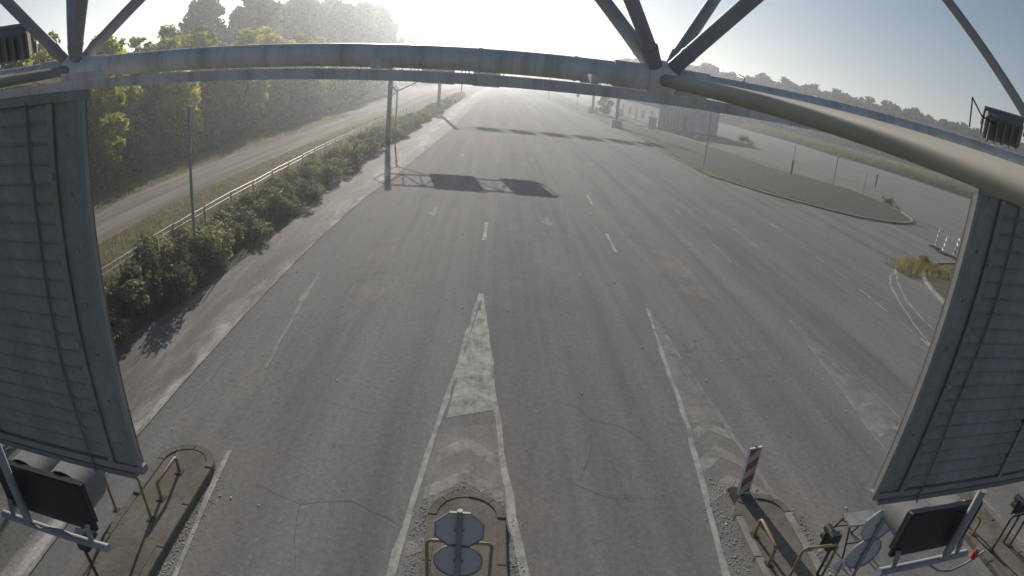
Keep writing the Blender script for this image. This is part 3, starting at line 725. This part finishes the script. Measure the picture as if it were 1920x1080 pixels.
long_rail('low yellow tube rail at the tip of the left toll island', -4.98, 6.22, 6.95, .46)
long_rail('low yellow tube rail on the crumbling island behind the striped delineator', 4.62, 5.62, 6.30, .50)
long_rail('low yellow tube rail at the right edge behind the hanging signal', 9.3, 5.52, 6.15, .5)

# red and white striped delineator leaning at the island tip
dl = thing('delineator', 'leaning red and white striped delineator board on a black rubber foot', 'delineator', (4.80, 7.36, .015))
Md = Matrix.Translation((4.80, 7.36, .03)) @ Matrix.Rotation(R(-3), 4, 'X') @ Matrix.Rotation(R(-2), 4, 'Y') @ Matrix.Rotation(R(12), 4, 'Z')
MB().box((-.115, -.010, .14), (.115, .010, 1.08), Md).build('board', m_redwhite, dl)
for a in (((-.135, -.016, .13), (-.116, .016, 1.10)), ((.116, -.016, .13), (.135, .016, 1.10)), ((-.116, -.016, 1.081), (.116, .016, 1.10)), ((-.116, -.016, .12), (.116, .016, .139))):
    MB().box(a[0], a[1], Md).build('board_edge', m_white, dl)
MB().box((-.02, -.02, 1.101), (.02, .02, 1.15), Md).build('lamp_bracket', m_galv, dl)
MB().box((-.03, -.03, -.01), (.03, .03, .119), Md).build('spigot', m_rust, dl)
MB().box((4.60, 6.98, .015), (5.0, 7.62, .10)).build('rubber_foot', m_rubber, dl, bevel=.02)

def small_signal(label, x, y, z, pole=True, foot=None):
    t_ = thing('island_signal', label, 'traffic light', (x, y, .13), 'small black lane lights on the islands')
    MB().box((x - .10, y - .03, z - .16), (x + .10, y + .12, z + .16)).build('housing', m_black, t_, bevel=.02)
    MB().box((x - .14, y + .121, z - .20), (x + .14, y + .135, z + .12)).build('backplate', m_black, t_)
    for dz in (.075, -.075):
        vs = []; fs = []; n = 12
        for j in range(n + 1):
            a = math.pi * (-.15 + 1.3 * j / n)
            for rad in (.075, .069):
                for yy in (y + .136, y + .29): vs.append((x + rad * math.cos(a), yy, z + dz + rad * math.sin(a)))
        for j in range(n):
            o = 4 * j; fs += [(o, o + 4, o + 5, o + 1), (o + 2, o + 3, o + 7, o + 6), (o + 1, o + 5, o + 7, o + 3)]
        MB().add(vs, fs).build('visor', m_black, t_, True)
    MB().tube([(x, y, .13), (x, y, z - .16)], .025, 10).build('pole', m_rust, t_, True)
    MB().box((x - .012, y - .037, z + .02), (x + .012, y - .031, z + .045)).build('latch', m_galv, t_)
    return t_
small_signal('small black lane light on the yellow hoop beside the steel trestle', 5.38, 5.28, .82)
small_signal('small black lane light on a dark pole at the right edge', 9.95, 5.12, .95)
small_signal('small black lane light on a dark pole at the lower left corner', -5.12, 4.28, .9)
tr = thing('steel_trestle', 'rusty folding steel trestle with crossed legs standing on the asphalt', 'trestle', (6.35, 5.85, .01))
x0, x1, yb = 6.02, 6.62, 5.85
MB().box((x0 - .04, yb - .16, .70), (x1 + .04, yb + .16, .735)).build('top_plate', m_galv, tr)
for x in (x0, x1):
    for sgn in (-1, 1): MB().tube([(x, yb + sgn * .10, .699), (x, yb + sgn * .36, .015)], .017, 8).build('leg', m_rust, tr)
for sgn in (-1, 1):
    MB().tube([(x0 + .02, yb + sgn * .22, .38), (x1 - .02, yb + sgn * .22, .38)], .012, 8).build('crossbar', m_rust, tr)
    MB().tube([(x0 + .02, yb + sgn * .14, .60), ((x0 + x1) / 2, yb + sgn * .215, .395)], .010, 8).build('brace', m_rust, tr)
    MB().tube([(x1 - .02, yb + sgn * .14, .60), ((x0 + x1) / 2 + .02, yb + sgn * .215, .395)], .010, 8).build('brace', m_rust, tr)
rd = thing('round_mirror', 'small round disc low on a pole below the black lane light', 'road sign', (5.46, 4.98, .13))
MB().disc((5.46, 4.98, .62), .13, 24, True, .015).build('disc', m_sign_back, rd); MB().tube([(5.46, 4.965, .13), (5.46, 4.965, .66)], .018, 8).build('pole', m_galv, rd, True)

# ------------------------------------------------------------------ far furniture: gantries, lamps, posts
def truss(t_, x0, x1, y, z0, z1, n, r=.07, dep=.0):
    for z in (z0, z1): MB().tube([(x0, y, z), (x1, y, z)], r, 8).build('chord', m_galv, t_, True)
    for i in range(n):
        a = x0 + (x1 - x0) * i / n; c_ = x0 + (x1 - x0) * (i + 1) / n
        MB().tube([(a, y, z0), (c_, y, z1)] if i % 2 else [(a, y, z1), (c_, y, z0)], r * .6, 6).build('brace', m_galv, t_)
        MB().tube([(c_, y, z0), (c_, y, z1)], r * .55, 6).build('strut', m_galv, t_)
g1 = thing('sign_gantry', 'cantilever sign gantry on a single thick post left of the road', 'sign gantry', (-9.25, 51, 0))
MB().tube([(-9.25, 51, 0), (-9.25, 51, 7.5)], .22, 16, r1=.19).build('post', m_galv, g1, True)
MB().box((-9.7, 50.55, 0), (-8.8, 51.45, .35)).build('footing', m_conc, g1)
truss(g1, -9.4, .45, 51, 5.65, 6.95, 9)
MB().tube([(-9.4, 51, 6.95), (-10.1, 51, 6.4), (-9.4, 51, 5.65)], .05, 6).build('end_brace', m_galv, g1)
MB().tube([(-8.6, 50.9, 0), (-8.6, 50.9, 4.6), (-9.2, 50.95, 5.1)], .06, 8).build('conduit', m_galv, g1, True)
MB().tube([(-8.6, 50.9, 4.6), (-6.6, 51, 5.65)], .05, 6).build('knee_brace', m_galv, g1)
for a, c_ in ((-6.6, -3.75), (-2.15, .15)):
    MB().box((a, 51.12, 5.4), (c_, 51.2, 7.2)).build('sign_panel', m_sign_back, g1)
    for k in (.25, .75): MB().box((a + (c_ - a) * k - .04, 51.08, 5.42), (a + (c_ - a) * k + .04, 51.118, 7.18)).build('panel_bracket', m_galv, g1)
g2 = thing('sign_gantry', 'long portal sign gantry spanning the whole road further away', 'sign gantry', (-8.9, 91.5, 0))
for x in (-8.9, 18.95):
    MB().tube([(x, 91.5, 0), (x, 91.5, 9.4)], .25, 12).build('post', m_galv, g2, True)
    MB().box((x - .8, 90.7, 0), (x + .8, 92.3, 1.3 if x > 0 else .4)).build('footing', m_wall if x > 0 else m_conc, g2)
truss(g2, -8.9, 18.95, 91.5, 7.9, 9.1, 14)
for a in (-6.2, -2.3, 1.6, 5.6, 9.6, 13.4):
    MB().box((a, 91.6, 7.55), (a + 2.7, 91.68, 9.35)).build('sign_panel', m_sign_back, g2)
def pole_sign(name, label, cat, x, y, h, r, extra=None, m=m_galv, group=None):
    t_ = thing(name, label, cat, (x, y, 0), group)
    MB().tube([(x, y, 0), (x, y, h)], r, 8).build('pole', m, t_, True)
    if extra: extra(t_, x, y, h)
    return t_
def lamp_head(t_, x, y, h):
    MB().tube([(x, y, h), (x + .5, y, h + .35), (x + 1.4, y, h + .5)], .05, 8, r1=.035).build('arm', m_galv, t_, True)
    MB().box((x + 1.3, y - .16, h + .44), (x + 2.0, y + .16, h + .58)).build('lamp_head', m_panel_edge, t_)
# the near lamp post ends above the hedge line where the veil begins
pole_sign('street_lamp', 'slim grey lamp post rising out of the fence shrubs on the left', 'street lamp', -9.95, 17.5, 5.3, .055, lambda t_, x, y, h: MB().box((x - .07, y - .06, h), (x + .07, y + .3, h + .07)).build('lamp_head', m_panel_edge, t_))
pole_sign('street_lamp', 'slim distant lamp post on the right median far down the road', 'street lamp', 16.5, 190, 8.5, .12, lamp_head)
pole_sign('street_lamp', 'slim pale pole standing on the median before the white building', 'street lamp', 20.2, 53.5, 5.2, .05, lambda t_, x, y, h: MB().box((x - .2, y - .1, h), (x + .2, y + .1, h + .1)).build('lamp_head', m_panel_edge, t_))
pole_sign('street_lamp', 'dark distant pole beside the hedge at the far end of the fence', 'street lamp', -9.6, 160, 6.0, .2, lamp_head)
def round_head(t_, x, y, h): MB().disc((x, y - .05, h - .05), .42, 20, True, .04).build('round_plate', m_panel, t_)
pole_sign('road_sign', 'round sign on a thin pole at the edge of the far median', 'road sign', 18.3, 134, 3.6, .06, round_head)
def mast_head(t_, x, y, h):
    MB().box((x - .5, y - .5, h), (x + .5, y + .5, h + 3.0)).build('antenna', m_panel, t_)
    for z in (12, 20, 28): MB().box((x - .45, y - .45, z), (x + .45, y + .45, z + .3)).build('platform', m_galv, t_)
pole_sign('radio_mast', 'thin tall radio mast on the horizon above the road end', 'mast', 46, 430, 35, .28, mast_head)
pl = pole_sign('sign_post', 'dark column on a wide concrete foot left of the white building', 'post', 21.2, 129.5, 6.4, .32, lambda t_, x, y, h: (MB().box((x - 1.1, y - .8, 0), (x + 1.1, y + .8, .9)).build('footing', m_roof, t_), MB().box((x - 1.0, y - .3, .9), (x - .5, y + .2, 1.5)).build('white_cap', m_white, t_), MB().box((x + .5, y - .3, .9), (x + 1.0, y + .2, 1.5)).build('white_cap', m_white, t_), MB().box((x - .9, y - .1, 5.2), (x + 1.4, y + .1, 6.9)).build('sign_panel', m_panel, t_)), m_panel)
pole_sign('marker_post', 'two tone thin post on the dry median nearest the white building', 'post', 31.85, 57, 3.35, .04, lambda t_, x, y, h: MB().box((x - .11, y - .03, .2), (x + .11, y + .03, 1.75)).build('dark_board', m_rust, t_))
pole_sign('marker_post', 'pale thin post with a white cap on the dry median', 'post', 35.4, 53.7, 3.3, .05, lambda t_, x, y, h: MB().ball((x, y, h + .05), .13, 8).build('white_cap', m_white, t_))
pole_sign('marker_post', 'faint thin post between the median and the side road', 'post', 37.9, 51.4, 2.3, .03)
def stripy(t_, x, y, h): MB().box((x - .14, y - .02, .45), (x + .14, y + .02, h + .05)).build('striped_board', m_blackwhite, t_)
pole_sign('marker_post', 'short dark striped marker board beside the side road', 'post', 45.4, 59.3, 1.7, .04, stripy, m_rust)
# three leaning striped guide posts by the small island
for i, (x, y, h, lean, lab) in enumerate([(29.68, 30.35, 1.36, 4, 'farthest and tallest of the three leaning striped guide posts'), (29.2, 29.0, 1.1, 8, 'shortest and middle one of the three leaning striped guide posts'), (29.5, 28.1, 1.32, 7, 'nearest of the three leaning striped guide posts beside the right panel')]):
    t_ = thing('guide_post', lab, 'guide post', (x, y, .012), 'striped guide posts by the small island')
    M = Matrix.Translation((x, y, .07)) @ Matrix.Rotation(R(lean), 4, 'Y') @ Matrix.Rotation(R(55 + 8 * i), 4, 'Z')
    MB().box((-.13, -.015, .12), (.13, .015, h - .07), M).build('board', m_blackwhite, t_)
    MB().box((-.025, -.025, -.02), (.025, .025, .119), M).build('spigot', m_rust, t_)
    MB().box((-.05, -.02, h - .069), (.05, .02, h), M).build('handle', m_white, t_)
    MB().box((x - .25, y - .45, .012), (x + .25, y + .45, .10)).build('rubber_foot', m_rubber, t_, bevel=.02)
# steel railing behind the shrubs on the left
fl = [(-10.7, 4), (-10.87, 13), (-11.15, 18), (-11.3, 26), (-11.75, 40), (-12.0, 63), (-12.9, 118), (-12.0, 160)]
fe = thing('steel_railing', 'long steel railing glinting above the shrubs on the left of the road', 'fence', (-11, 20, 0))
rf = random.Random(9)
for a, c_ in along(fl, 3.0):
    dz = rf.uniform(-.03, .03); d = (c_ - a).normalized()
    for z, r_ in ((1.20, .018), (1.02, .012)):
        MB().tube([a + d * .03 + Vector((0, 0, z + dz)), c_ - d * .03 + Vector((0, 0, z + rf.uniform(-.03, .03)))], r_, 8).build('rail', m_galv, fe, True)
    MB().tube([a, a + Vector((0, 0, 1.22))], .028, 8).build('post', m_galv, fe, True)

# ------------------------------------------------------------------ white building beyond the median
bl = thing('white_building', 'long low white building with dark doors behind the dry median', 'building', (28.5, 103, 0))
bx0, bx1, by0, by1, bh = 28.3, 39.6, 100.5, 150, 4.7
MB().box((bx0, by0, 0), (bx1, by1, bh)).build('wall', m_wall, bl)
MB().box((bx0 - .5, by0 - .5, bh + .003), (bx1 + .5, by1 + .5, bh + .38)).build('roof', m_roof, bl)
MB().box((bx0 - .08, by0 - .08, 0), (bx1 + .08, by1 + .08, .35)).build('plinth', m_conc, bl)
for i, y in enumerate([105, 111, 117, 123, 130, 137, 144]):
    if i % 2 == 0:
        dd = MB().box((bx0 - .06, y, .36), (bx0 - .002, y + 1.6, 3.0)).build('door', m_door, bl)
        MB().box((bx0 - .10, y + 1.35, 1.4), (bx0 - .061, y + 1.45, 1.6)).build('handle', m_galv, dd)
    else:
        fr = MB().box((bx0 - .05, y - .1, 1.1), (bx0 - .002, y + 2.3, 2.9)).build('window', m_galv, bl)
        MB().box((bx0 - .07, y, 1.2), (bx0 - .051, y + 2.2, 2.8)).build('pane', m_glass, fr)
for i in range(6):
    x = bx0 + 1.0 + i * .62
    MB().box((x, by0 - .05, .5), (x + .16, by0 - .002, 3.9)).build('pilaster', m_roof, bl)
dd = MB().box((bx0 + 4.6, by0 - .05, .36), (bx0 + 5.3, by0 - .002, 2.9)).build('door', m_door, bl)
MB().box((bx0 + 5.15, by0 - .08, 1.4), (bx0 + 5.22, by0 - .051, 1.6)).build('handle', m_galv, dd)
MB().box((bx0 - 3.4, by0 + 4, .001), (bx0 - .09, by1 - 4, .12)).build('forecourt', m_gravel, bl)
MB().tube([(bx0 - .5, by0 - .55, bh + .05), (bx1 + .5, by0 - .55, bh + .05)], .08, 8).build('gutter', m_galv, bl, True)
for x in (bx0 + .3, bx1 - .3): MB().tube([(x, by0 - .09, .3), (x, by0 - .09, bh)], .05, 8).build('downpipe', m_galv, bl, True)
for y in (108, 120, 133): MB().box((bx0 + 3, y, bh + .383), (bx0 + 4.2, y + 1.2, bh + 1.1)).build('roof_vent', m_roof, bl)
cb = thing('cabinet_glint_box', 'pale utility cabinet standing at the corner of the white building', 'cabinet', (26.8, 99.4, .1))
MB().box((26.2, 99.0, .1), (27.6, 99.9, 2.0)).build('body', m_wall, cb, bevel=.04); MB().box((26.1, 98.9, 2.003), (27.7, 100, 2.12)).build('lid', m_roof, cb); MB().box((26.9, 98.96, .2), (26.93, 98.998, 1.9)).build('door_seam', m_door, cb)
glint_box = thing('cabinet_glint_box', 'small white box added for a bright glint on the forecourt before the building doors', 'cabinet', (26.6, 127, .1))  # added white box standing in for a bright glint, no cabinet known here
MB().box((26.2, 126.6, .1), (27.2, 127.4, 1.6)).build('body', m_white, glint_box, bevel=.04); MB().box((26.1, 126.5, 1.603), (27.3, 127.5, 1.7)).build('lid', m_roof, glint_box)

# ------------------------------------------------------------------ vegetation
def leaf_cloud(mb, rnd, clumps, n, size, flat=1.0):
    """clumps: (centre, radius xyz); leaf sized quads in each clump's shell and volume, random tilt"""
    tot = sum(r.x * r.z for _, r in clumps)
    for c, r in clumps:
        for _ in range(int(n * r.x * r.z / tot)):
            d = Vector((rnd.gauss(0, 1), rnd.gauss(0, 1), rnd.gauss(0, 1))).normalized() * (rnd.random() ** .4)
            q = c + Vector((d.x * r.x, d.y * r.y, d.z * r.z)); s = size * rnd.uniform(.6, 1.4)
            a = Vector((rnd.gauss(0, 1), rnd.gauss(0, 1), rnd.gauss(0, 1))).normalized(); e = a.orthogonal().normalized(); e = Matrix.Rotation(rnd.uniform(0, 6.28), 3, a) @ e; g = a.cross(e)
            mb.add([q - e * s, q + g * s * .55, q + e * s, q - g * s * .55], [(0, 1, 2, 3)])
def make_tree(name, label, group, H, W, n, size, leafm, seed, low=.12, lobes=16, column=False):
    rnd = random.Random(seed); t_ = thing(name, label, 'tree', (0, 0, 0), group)
    tk = MB(); pts = [Vector((0, 0, 0))]
    for i in range(1, 6): pts.append(Vector((rnd.uniform(-.12, .12) * i * .5, rnd.uniform(-.12, .12) * i * .5, H * .8 * i / 5)))
    tk.tube(pts, H * .022 + .04, 8, r1=.03)
    cl = []
    for i in range(lobes):
        k = (i + .5) / lobes; z = H * (low + (.96 - low) * k); prof = math.sin(math.pi * min(1, .12 + k * .86)) ** .6 if not column else .75 * (1 - k) ** .35
        a = i * 2.4 + rnd.uniform(-.5, .5); rr_ = W * prof * rnd.uniform(.35, .75)
        c = Vector((math.cos(a) * rr_, math.sin(a) * rr_, z + rnd.uniform(-.3, .3))); r = W * rnd.uniform(.30, .52) * (.6 + .4 * prof)
        cl.append((c, Vector((r, r, r * rnd.uniform(.65, 1.0)))))
        base = pts[min(5, max(1, int(k * 4.5)))]
        tk.tube([base, base.lerp(c, .55) + Vector((0, 0, -.2)), c], H * .007 + .015, 6, r1=.012)
        for _ in range(2):
            e = Vector((rnd.gauss(0, 1), rnd.gauss(0, 1), rnd.gauss(.2, .7))).normalized()
            cc = c + e * r * rnd.uniform(.8, 1.25); r2 = r * rnd.uniform(.28, .5); cl.append((cc, Vector((r2, r2, r2 * .9))))
    tk.build('trunk', m_bark, t_, True)
    cr = MB(); leaf_cloud(cr, rnd, cl, n, size); cr.build('crown', leafm, t_)
    return t_
def forest(protos, spots, labels=None, group=None):
    first = {}
    for i, (x, y, s, k) in enumerate(spots):
        p_ = protos[k % len(protos)]; rz = (i * 2.39) % 6.28
        sc = (s, s, s) if not isinstance(s, tuple) else s
        if id(p_) not in first:
            first[id(p_)] = 1; p_.location = (x, y, 0); p_.rotation_euler = (0, 0, rz); p_.scale = sc
            o = p_
        else: o = copy_tree(p_, (x, y, 0), rz, sc)
        if labels: o['label'] = labels
rv = random.Random(77)
front = [make_tree('poplar_tree', 'yellow green tree in the front row beyond the dirt track', 'front row trees left of the dirt track', 10.5, 3.1, 9000, .17, m_leaf_yel, 100, .05, 18),
         make_tree('poplar_tree', 'greener tree in the front row beyond the dirt track', 'front row trees left of the dirt track', 10.5, 3.0, 9000, .17, m_leaf_olive, 101, .05, 18),
         make_tree('poplar_tree', 'yellow green tree in the front row beyond the dirt track', 'front row trees left of the dirt track', 10.5, 2.8, 9000, .17, m_leaf_yel, 102, .05, 20)]
sp = []
y = 14.0
i = 0
while y < 150:
    x = -26.5 - (y - 20) * .03 + rv.uniform(-2.6, 1.6); sp.append((x, y, rv.uniform(.80, .93) if y < 45 else rv.uniform(.9, 1.08), i)); y += rv.uniform(3.4, 5.2); i += 1
for i in range(16): sp.append((-31 - rv.uniform(0, 3), 22 + i * 6, rv.uniform(.85, .98) if i < 5 else rv.uniform(1.0, 1.2), i))
forest(front, sp)
yt = make_tree('young_tree', 'bright yellow leafed young tree right beside the left hanging panel', None, 6.4, 2.0, 7000, .14, m_leaf_olive, 140, .22, 14)
yt.location = (-22.6, 28.6, 0)
for i_, (x_, y_, lab_) in enumerate([(-24.3, 41, 'small yellow leafed tree in front of the row, just left of the lamp post'), (-25.2, 56, 'small yellow leafed tree in front of the row, right of the lamp post'), (-26.0, 78, 'hazy yellowish tree in front of the row, left of the near gantry post'), (-27.2, 104, 'farthest pale yellowish tree in front of the row beside the dirt track')]):
    q_ = make_tree('young_tree', lab_, None, 7.2 + .5 * i_, 2.2, 6000, .16, m_leaf_yel, 150 + i_, .15, 14); q_.location = (x_, y_, 0)
wood = [make_tree('tall_tree', 'tall dark broadleaf tree of the wood behind the yellow row', 'tall trees of the wood on the left', 22, 5.6, 9000, .45, m_leaf_dark, 200, .12, 22),
        make_tree('tall_tree', 'tall dark broadleaf tree of the wood behind the yellow row', 'tall trees of the wood on the left', 22, 5.2, 9000, .45, m_leaf_mid, 201, .15, 20),
        make_tree('tall_tree', 'tall dark broadleaf tree of the wood behind the yellow row', 'tall trees of the wood on the left', 22, 6.0, 9000, .45, m_leaf_dark, 202, .1, 24)]
sp = []
for i in range(34):
    k = i / 33; y = 84 + 150 * k; hz = (17.5 + 12.5 * min(1, k * 1.1)) / 22
    sp.append((-44 - 4 * k + rv.uniform(-4, 4), y + rv.uniform(-2.5, 2.5), hz * rv.uniform(.88, 1.08), i))
for i, (az, dd_, hh_) in enumerate([(-10.6, 285, 20), (-10.0, 300, 18), (-9.4, 300, 22), (-8.8, 300, 26), (-8.1, 305, 25), (-7.5, 310, 22), (-6.9, 315, 18)]):
    sp.append((math.sin(R(az)) * dd_, math.cos(R(az)) * dd_, hh_ / 22.5, i))
forest(wood, sp)
# undergrowth closing the foot of the wood
ug = []
for s_ in (300, 301):
    rnd = random.Random(s_); b_ = MB(); cl = [(Vector((rnd.uniform(-1.8, 1.8), rnd.uniform(-1.8, 1.8), rnd.uniform(.6, 2.4))), Vector((1.1, 1.1, 1.0)) * rnd.uniform(.6, 1.1)) for _ in range(14)]
    leaf_cloud(b_, rnd, cl, 3200, .16); o = b_.build('bush', m_leaf_dark)
    ug.append(tag(o, 'dark green bush in the undergrowth at the foot of the wood', 'bush', 'undergrowth bushes along the wood edge'))
sp = []
for i in range(46):
    y = 12 + i * 3.2; sp.append((-24.2 - (y - 20) * .028 + rv.uniform(-.9, .6), y, rv.uniform(.7, 1.1), i))
for i in range(20): sp.append((-28.5 - rv.uniform(0, 3), 14 + i * 7, rv.uniform(1.0, 1.4), i))
forest(ug, sp)
# shrubs in front of the railing
sh = []
for s_ in (320, 321, 322):
    rnd = random.Random(s_); b_ = MB(); cl = [(Vector((rnd.uniform(-1., 1.), rnd.uniform(-1.2, 1.2), rnd.uniform(.15, .95))), Vector((.36, .36, .42)) * rnd.uniform(.45, 1.25)) for _ in range(17)]
    leaf_cloud(b_, rnd, cl, 2600, .065)
    for _ in range(46):
        x, y_ = rnd.uniform(-1, 1), rnd.uniform(-1.2, 1.2); b_.tube([(x, y_, 0), (x + rnd.uniform(-.2, .2), y_ + rnd.uniform(-.2, .2), rnd.uniform(.7, 1.5))], .007, 4, False)
    o = b_.build('shrub', m_leaf_shrub if s_ != 322 else m_leaf_pale)
    sh.append(tag(o, 'dense dark shrub growing between the railing and the shoulder' if s_ == 320 else 'loose twiggy green shrub growing between the railing and the shoulder' if s_ == 321 else 'pale dusty shrub growing between the railing and the shoulder', 'shrub', 'shrubs along the railing'))
sp = []
y = 9.5; i = 0
while y < 165:
    k = min(1, y / 60); xo = -9.6 - .35 * (1 if y < 60 else .2); sp.append((xo + rv.uniform(-.3, .3), y, (rv.uniform(.85, 1.1), rv.uniform(.9, 1.15), rv.uniform(.55, 1.1)), i))
    if i % 2 == 0 and y < 60: sp.append((-10.8 + rv.uniform(-.2, .2), y + .6, (1, 1, rv.uniform(.5, .75)), i + 1))
    y += 1.55 if y < 60 else 2.3; i += 1
forest(sh, sp)
# far treelines: ahead and to the right
far = [make_tree('distant_tree', 'hazy dark tree in the distant treeline right of the road', 'distant treeline on the right', 14, 4.6, 3000, .5, m_leaf_far, 400, .05, 14),
       make_tree('distant_tree', 'hazy dark tree in the distant treeline right of the road', 'distant treeline on the right', 14, 4.2, 3000, .5, m_leaf_far, 401, .05, 14),
       make_tree('distant_tree', 'hazy dark tree in the distant treeline right of the road', 'distant treeline on the right', 14, 3.4, 3000, .5, m_leaf_far, 402, .1, 12)]
sp = []
for i in range(170):
    az = R(12 + 48 * i / 169 + rv.uniform(-.3, .3)); dist = 250 - 60 * (i / 169) + rv.uniform(-14, 14)
    sp.append((math.sin(az) * dist, math.cos(az) * dist, (lambda q: (q * 1.3, q * 1.3, q))(rv.uniform(1.08, 1.24) * (1 if i % 9 else 1.1) * (dist / 215)), i))
forest(far, sp)
far2 = [make_tree('distant_tree', 'pale hazy tree in the treeline beyond the end of the road', 'distant treeline beyond the road end', 15, 5.2, 2400, .6, m_leaf_dark, 410, .05, 14),
        make_tree('distant_tree', 'pale hazy tree in the treeline beyond the end of the road', 'distant treeline beyond the road end', 15, 4.6, 2400, .6, m_leaf_mid, 411, .05, 12)]
sp = []
for i in range(44):
    az = R(-8 + 26 * i / 43 + rv.uniform(-.3, .3)); dist = 520 - 120 * (i / 43) + rv.uniform(-20, 20)
    sp.append((math.sin(az) * dist, math.cos(az) * dist, rv.uniform(.75, 1.2) * (1.25 if i < 10 and i % 3 == 0 else 1.0), i))
forest(far2, sp)
bt = make_tree('small_tree', 'small round green tree at the left end of the white building', None, 5.2, 2.3, 2500, .2, m_leaf_mid, 430, .1, 10)
bt.location = (22.8, 124, 0)
# reeds beyond the side road, grass tufts
def blades(name, label, cat, area, n, h0, h1, wdt, m, seed, clump=0):
    rnd = random.Random(seed); mb = MB()
    for _ in range(n):
        x, y_ = area(rnd); a = rnd.uniform(0, 6.28); h = rnd.uniform(h0, h1); e = Vector((math.cos(a), math.sin(a), 0)) * wdt; ln = Vector((rnd.gauss(0, .22), rnd.gauss(0, .22), 1)) * h
        q = Vector((x, y_, .02)); mb.add([q - e, q + e, q + ln * .6 + e * .6, q + ln, q + ln * .6 - e * .6], [(0, 1, 2, 3, 4)])
    o = mb.build(name, m); o['kind'] = 'stuff'; o['label'] = label; o['category'] = cat
    return o
def reed_area(r):
    k = r.random(); y_ = 60 + 100 * k; x0_ = 78 - 8 * min(1, k * 2.2) if k < .5 else 69
    return x0_ + 1.5 + abs(r.gauss(0, 5)), y_
blades('reeds', 'tall dry reeds growing beyond the side road on the right', 'reeds', reed_area, 16000, .8, 2.3, .05, m_reed, 501)
def med(r):
    while True:
        x, y_ = r.uniform(18.8, 37), 37 + 60 * r.random() ** 1.3
        if x > 19 + max(0, (47 - y_)) * 1.1 and x < 37 - max(0, (y_ - 52)) * .25: return x, y_
blades('dry_grass', 'short dry grass covering the median', 'grass', med, 14000, .05, .22, .012, m_grass, 502)
blades('verge_grass', 'short grass along both sides of the dirt track', 'grass', lambda r: (r.choice([r.uniform(-15.6, -11.2), r.uniform(-22.5, -19.6)]), 10 + 70 * r.random() ** 1.5), 22000, .06, .3, .014, m_grass, 503)
blades('kerb_weeds', 'weeds growing along the kerb of the median', 'weeds', lambda r: (lambda k: (18.6 + max(0, 47 - k) * .9 + r.gauss(0, .15), k))(40 + 25 * r.random()), 2500, .08, .38, .012, m_grass, 504)
blades('island_grass', 'tufts of yellow grass on the small kerbed island', 'grass', lambda r: (lambda k: (r.gauss(23.6, .7) if k < .5 else 20.6 + 6 * r.random(), 22.6 + 2.2 * r.random() + (.9 if k < .5 else 0)))(r.random()), 2600, .1, .5, .014, m_reed, 505)
ms = []
for i, (x, y, s, lab) in enumerate([(38.3, 47.5, .8, 'lone dark shrub at the tip of the dry median'), (31.2, 86, 1.3, 'dark shrub on the gravel right of the white building'), (43.5, 96, 1.6, 'bushy shrub beside the side road behind the white building'), (24.3, 25.4, .55, 'yellowish weed clump on the corner of the small kerbed island')]):
    rnd = random.Random(340 + i); b_ = MB(); cl = [(Vector((rnd.uniform(-.5, .5), rnd.uniform(-.5, .5), rnd.uniform(.2, .7))), Vector((.4, .4, .35)) * rnd.uniform(.6, 1.1)) for _ in range(8)]
    leaf_cloud(b_, rnd, cl, 900, .08); o = b_.build('bush', m_leaf_shrub if i < 3 else m_reed); o.location = (x, y, .05); o.scale = (s, s, s); tag(o, lab, 'bush')

# ------------------------------------------------------------------ haze: one closed box of even air
hz = MB().box((-1410, -1210, -1.0), (1410, 1410, 45)).build('haze', None); hz['kind'] = 'stuff'
hm = bpy.data.materials.new('haze_air'); hm.use_nodes = True; t = hm.node_tree; t.nodes.clear()
o_ = N(t, 'ShaderNodeOutputMaterial'); pv = N(t, 'ShaderNodeVolumePrincipled')
pv.inputs['Color'].default_value = (.90, .94, .99, 1); pv.inputs['Density'].default_value = HAZE_DENSITY; pv.inputs['Anisotropy'].default_value = 0.62
L(t, pv.outputs[0], o_.inputs['Volume']); hz.data.materials.append(hm)
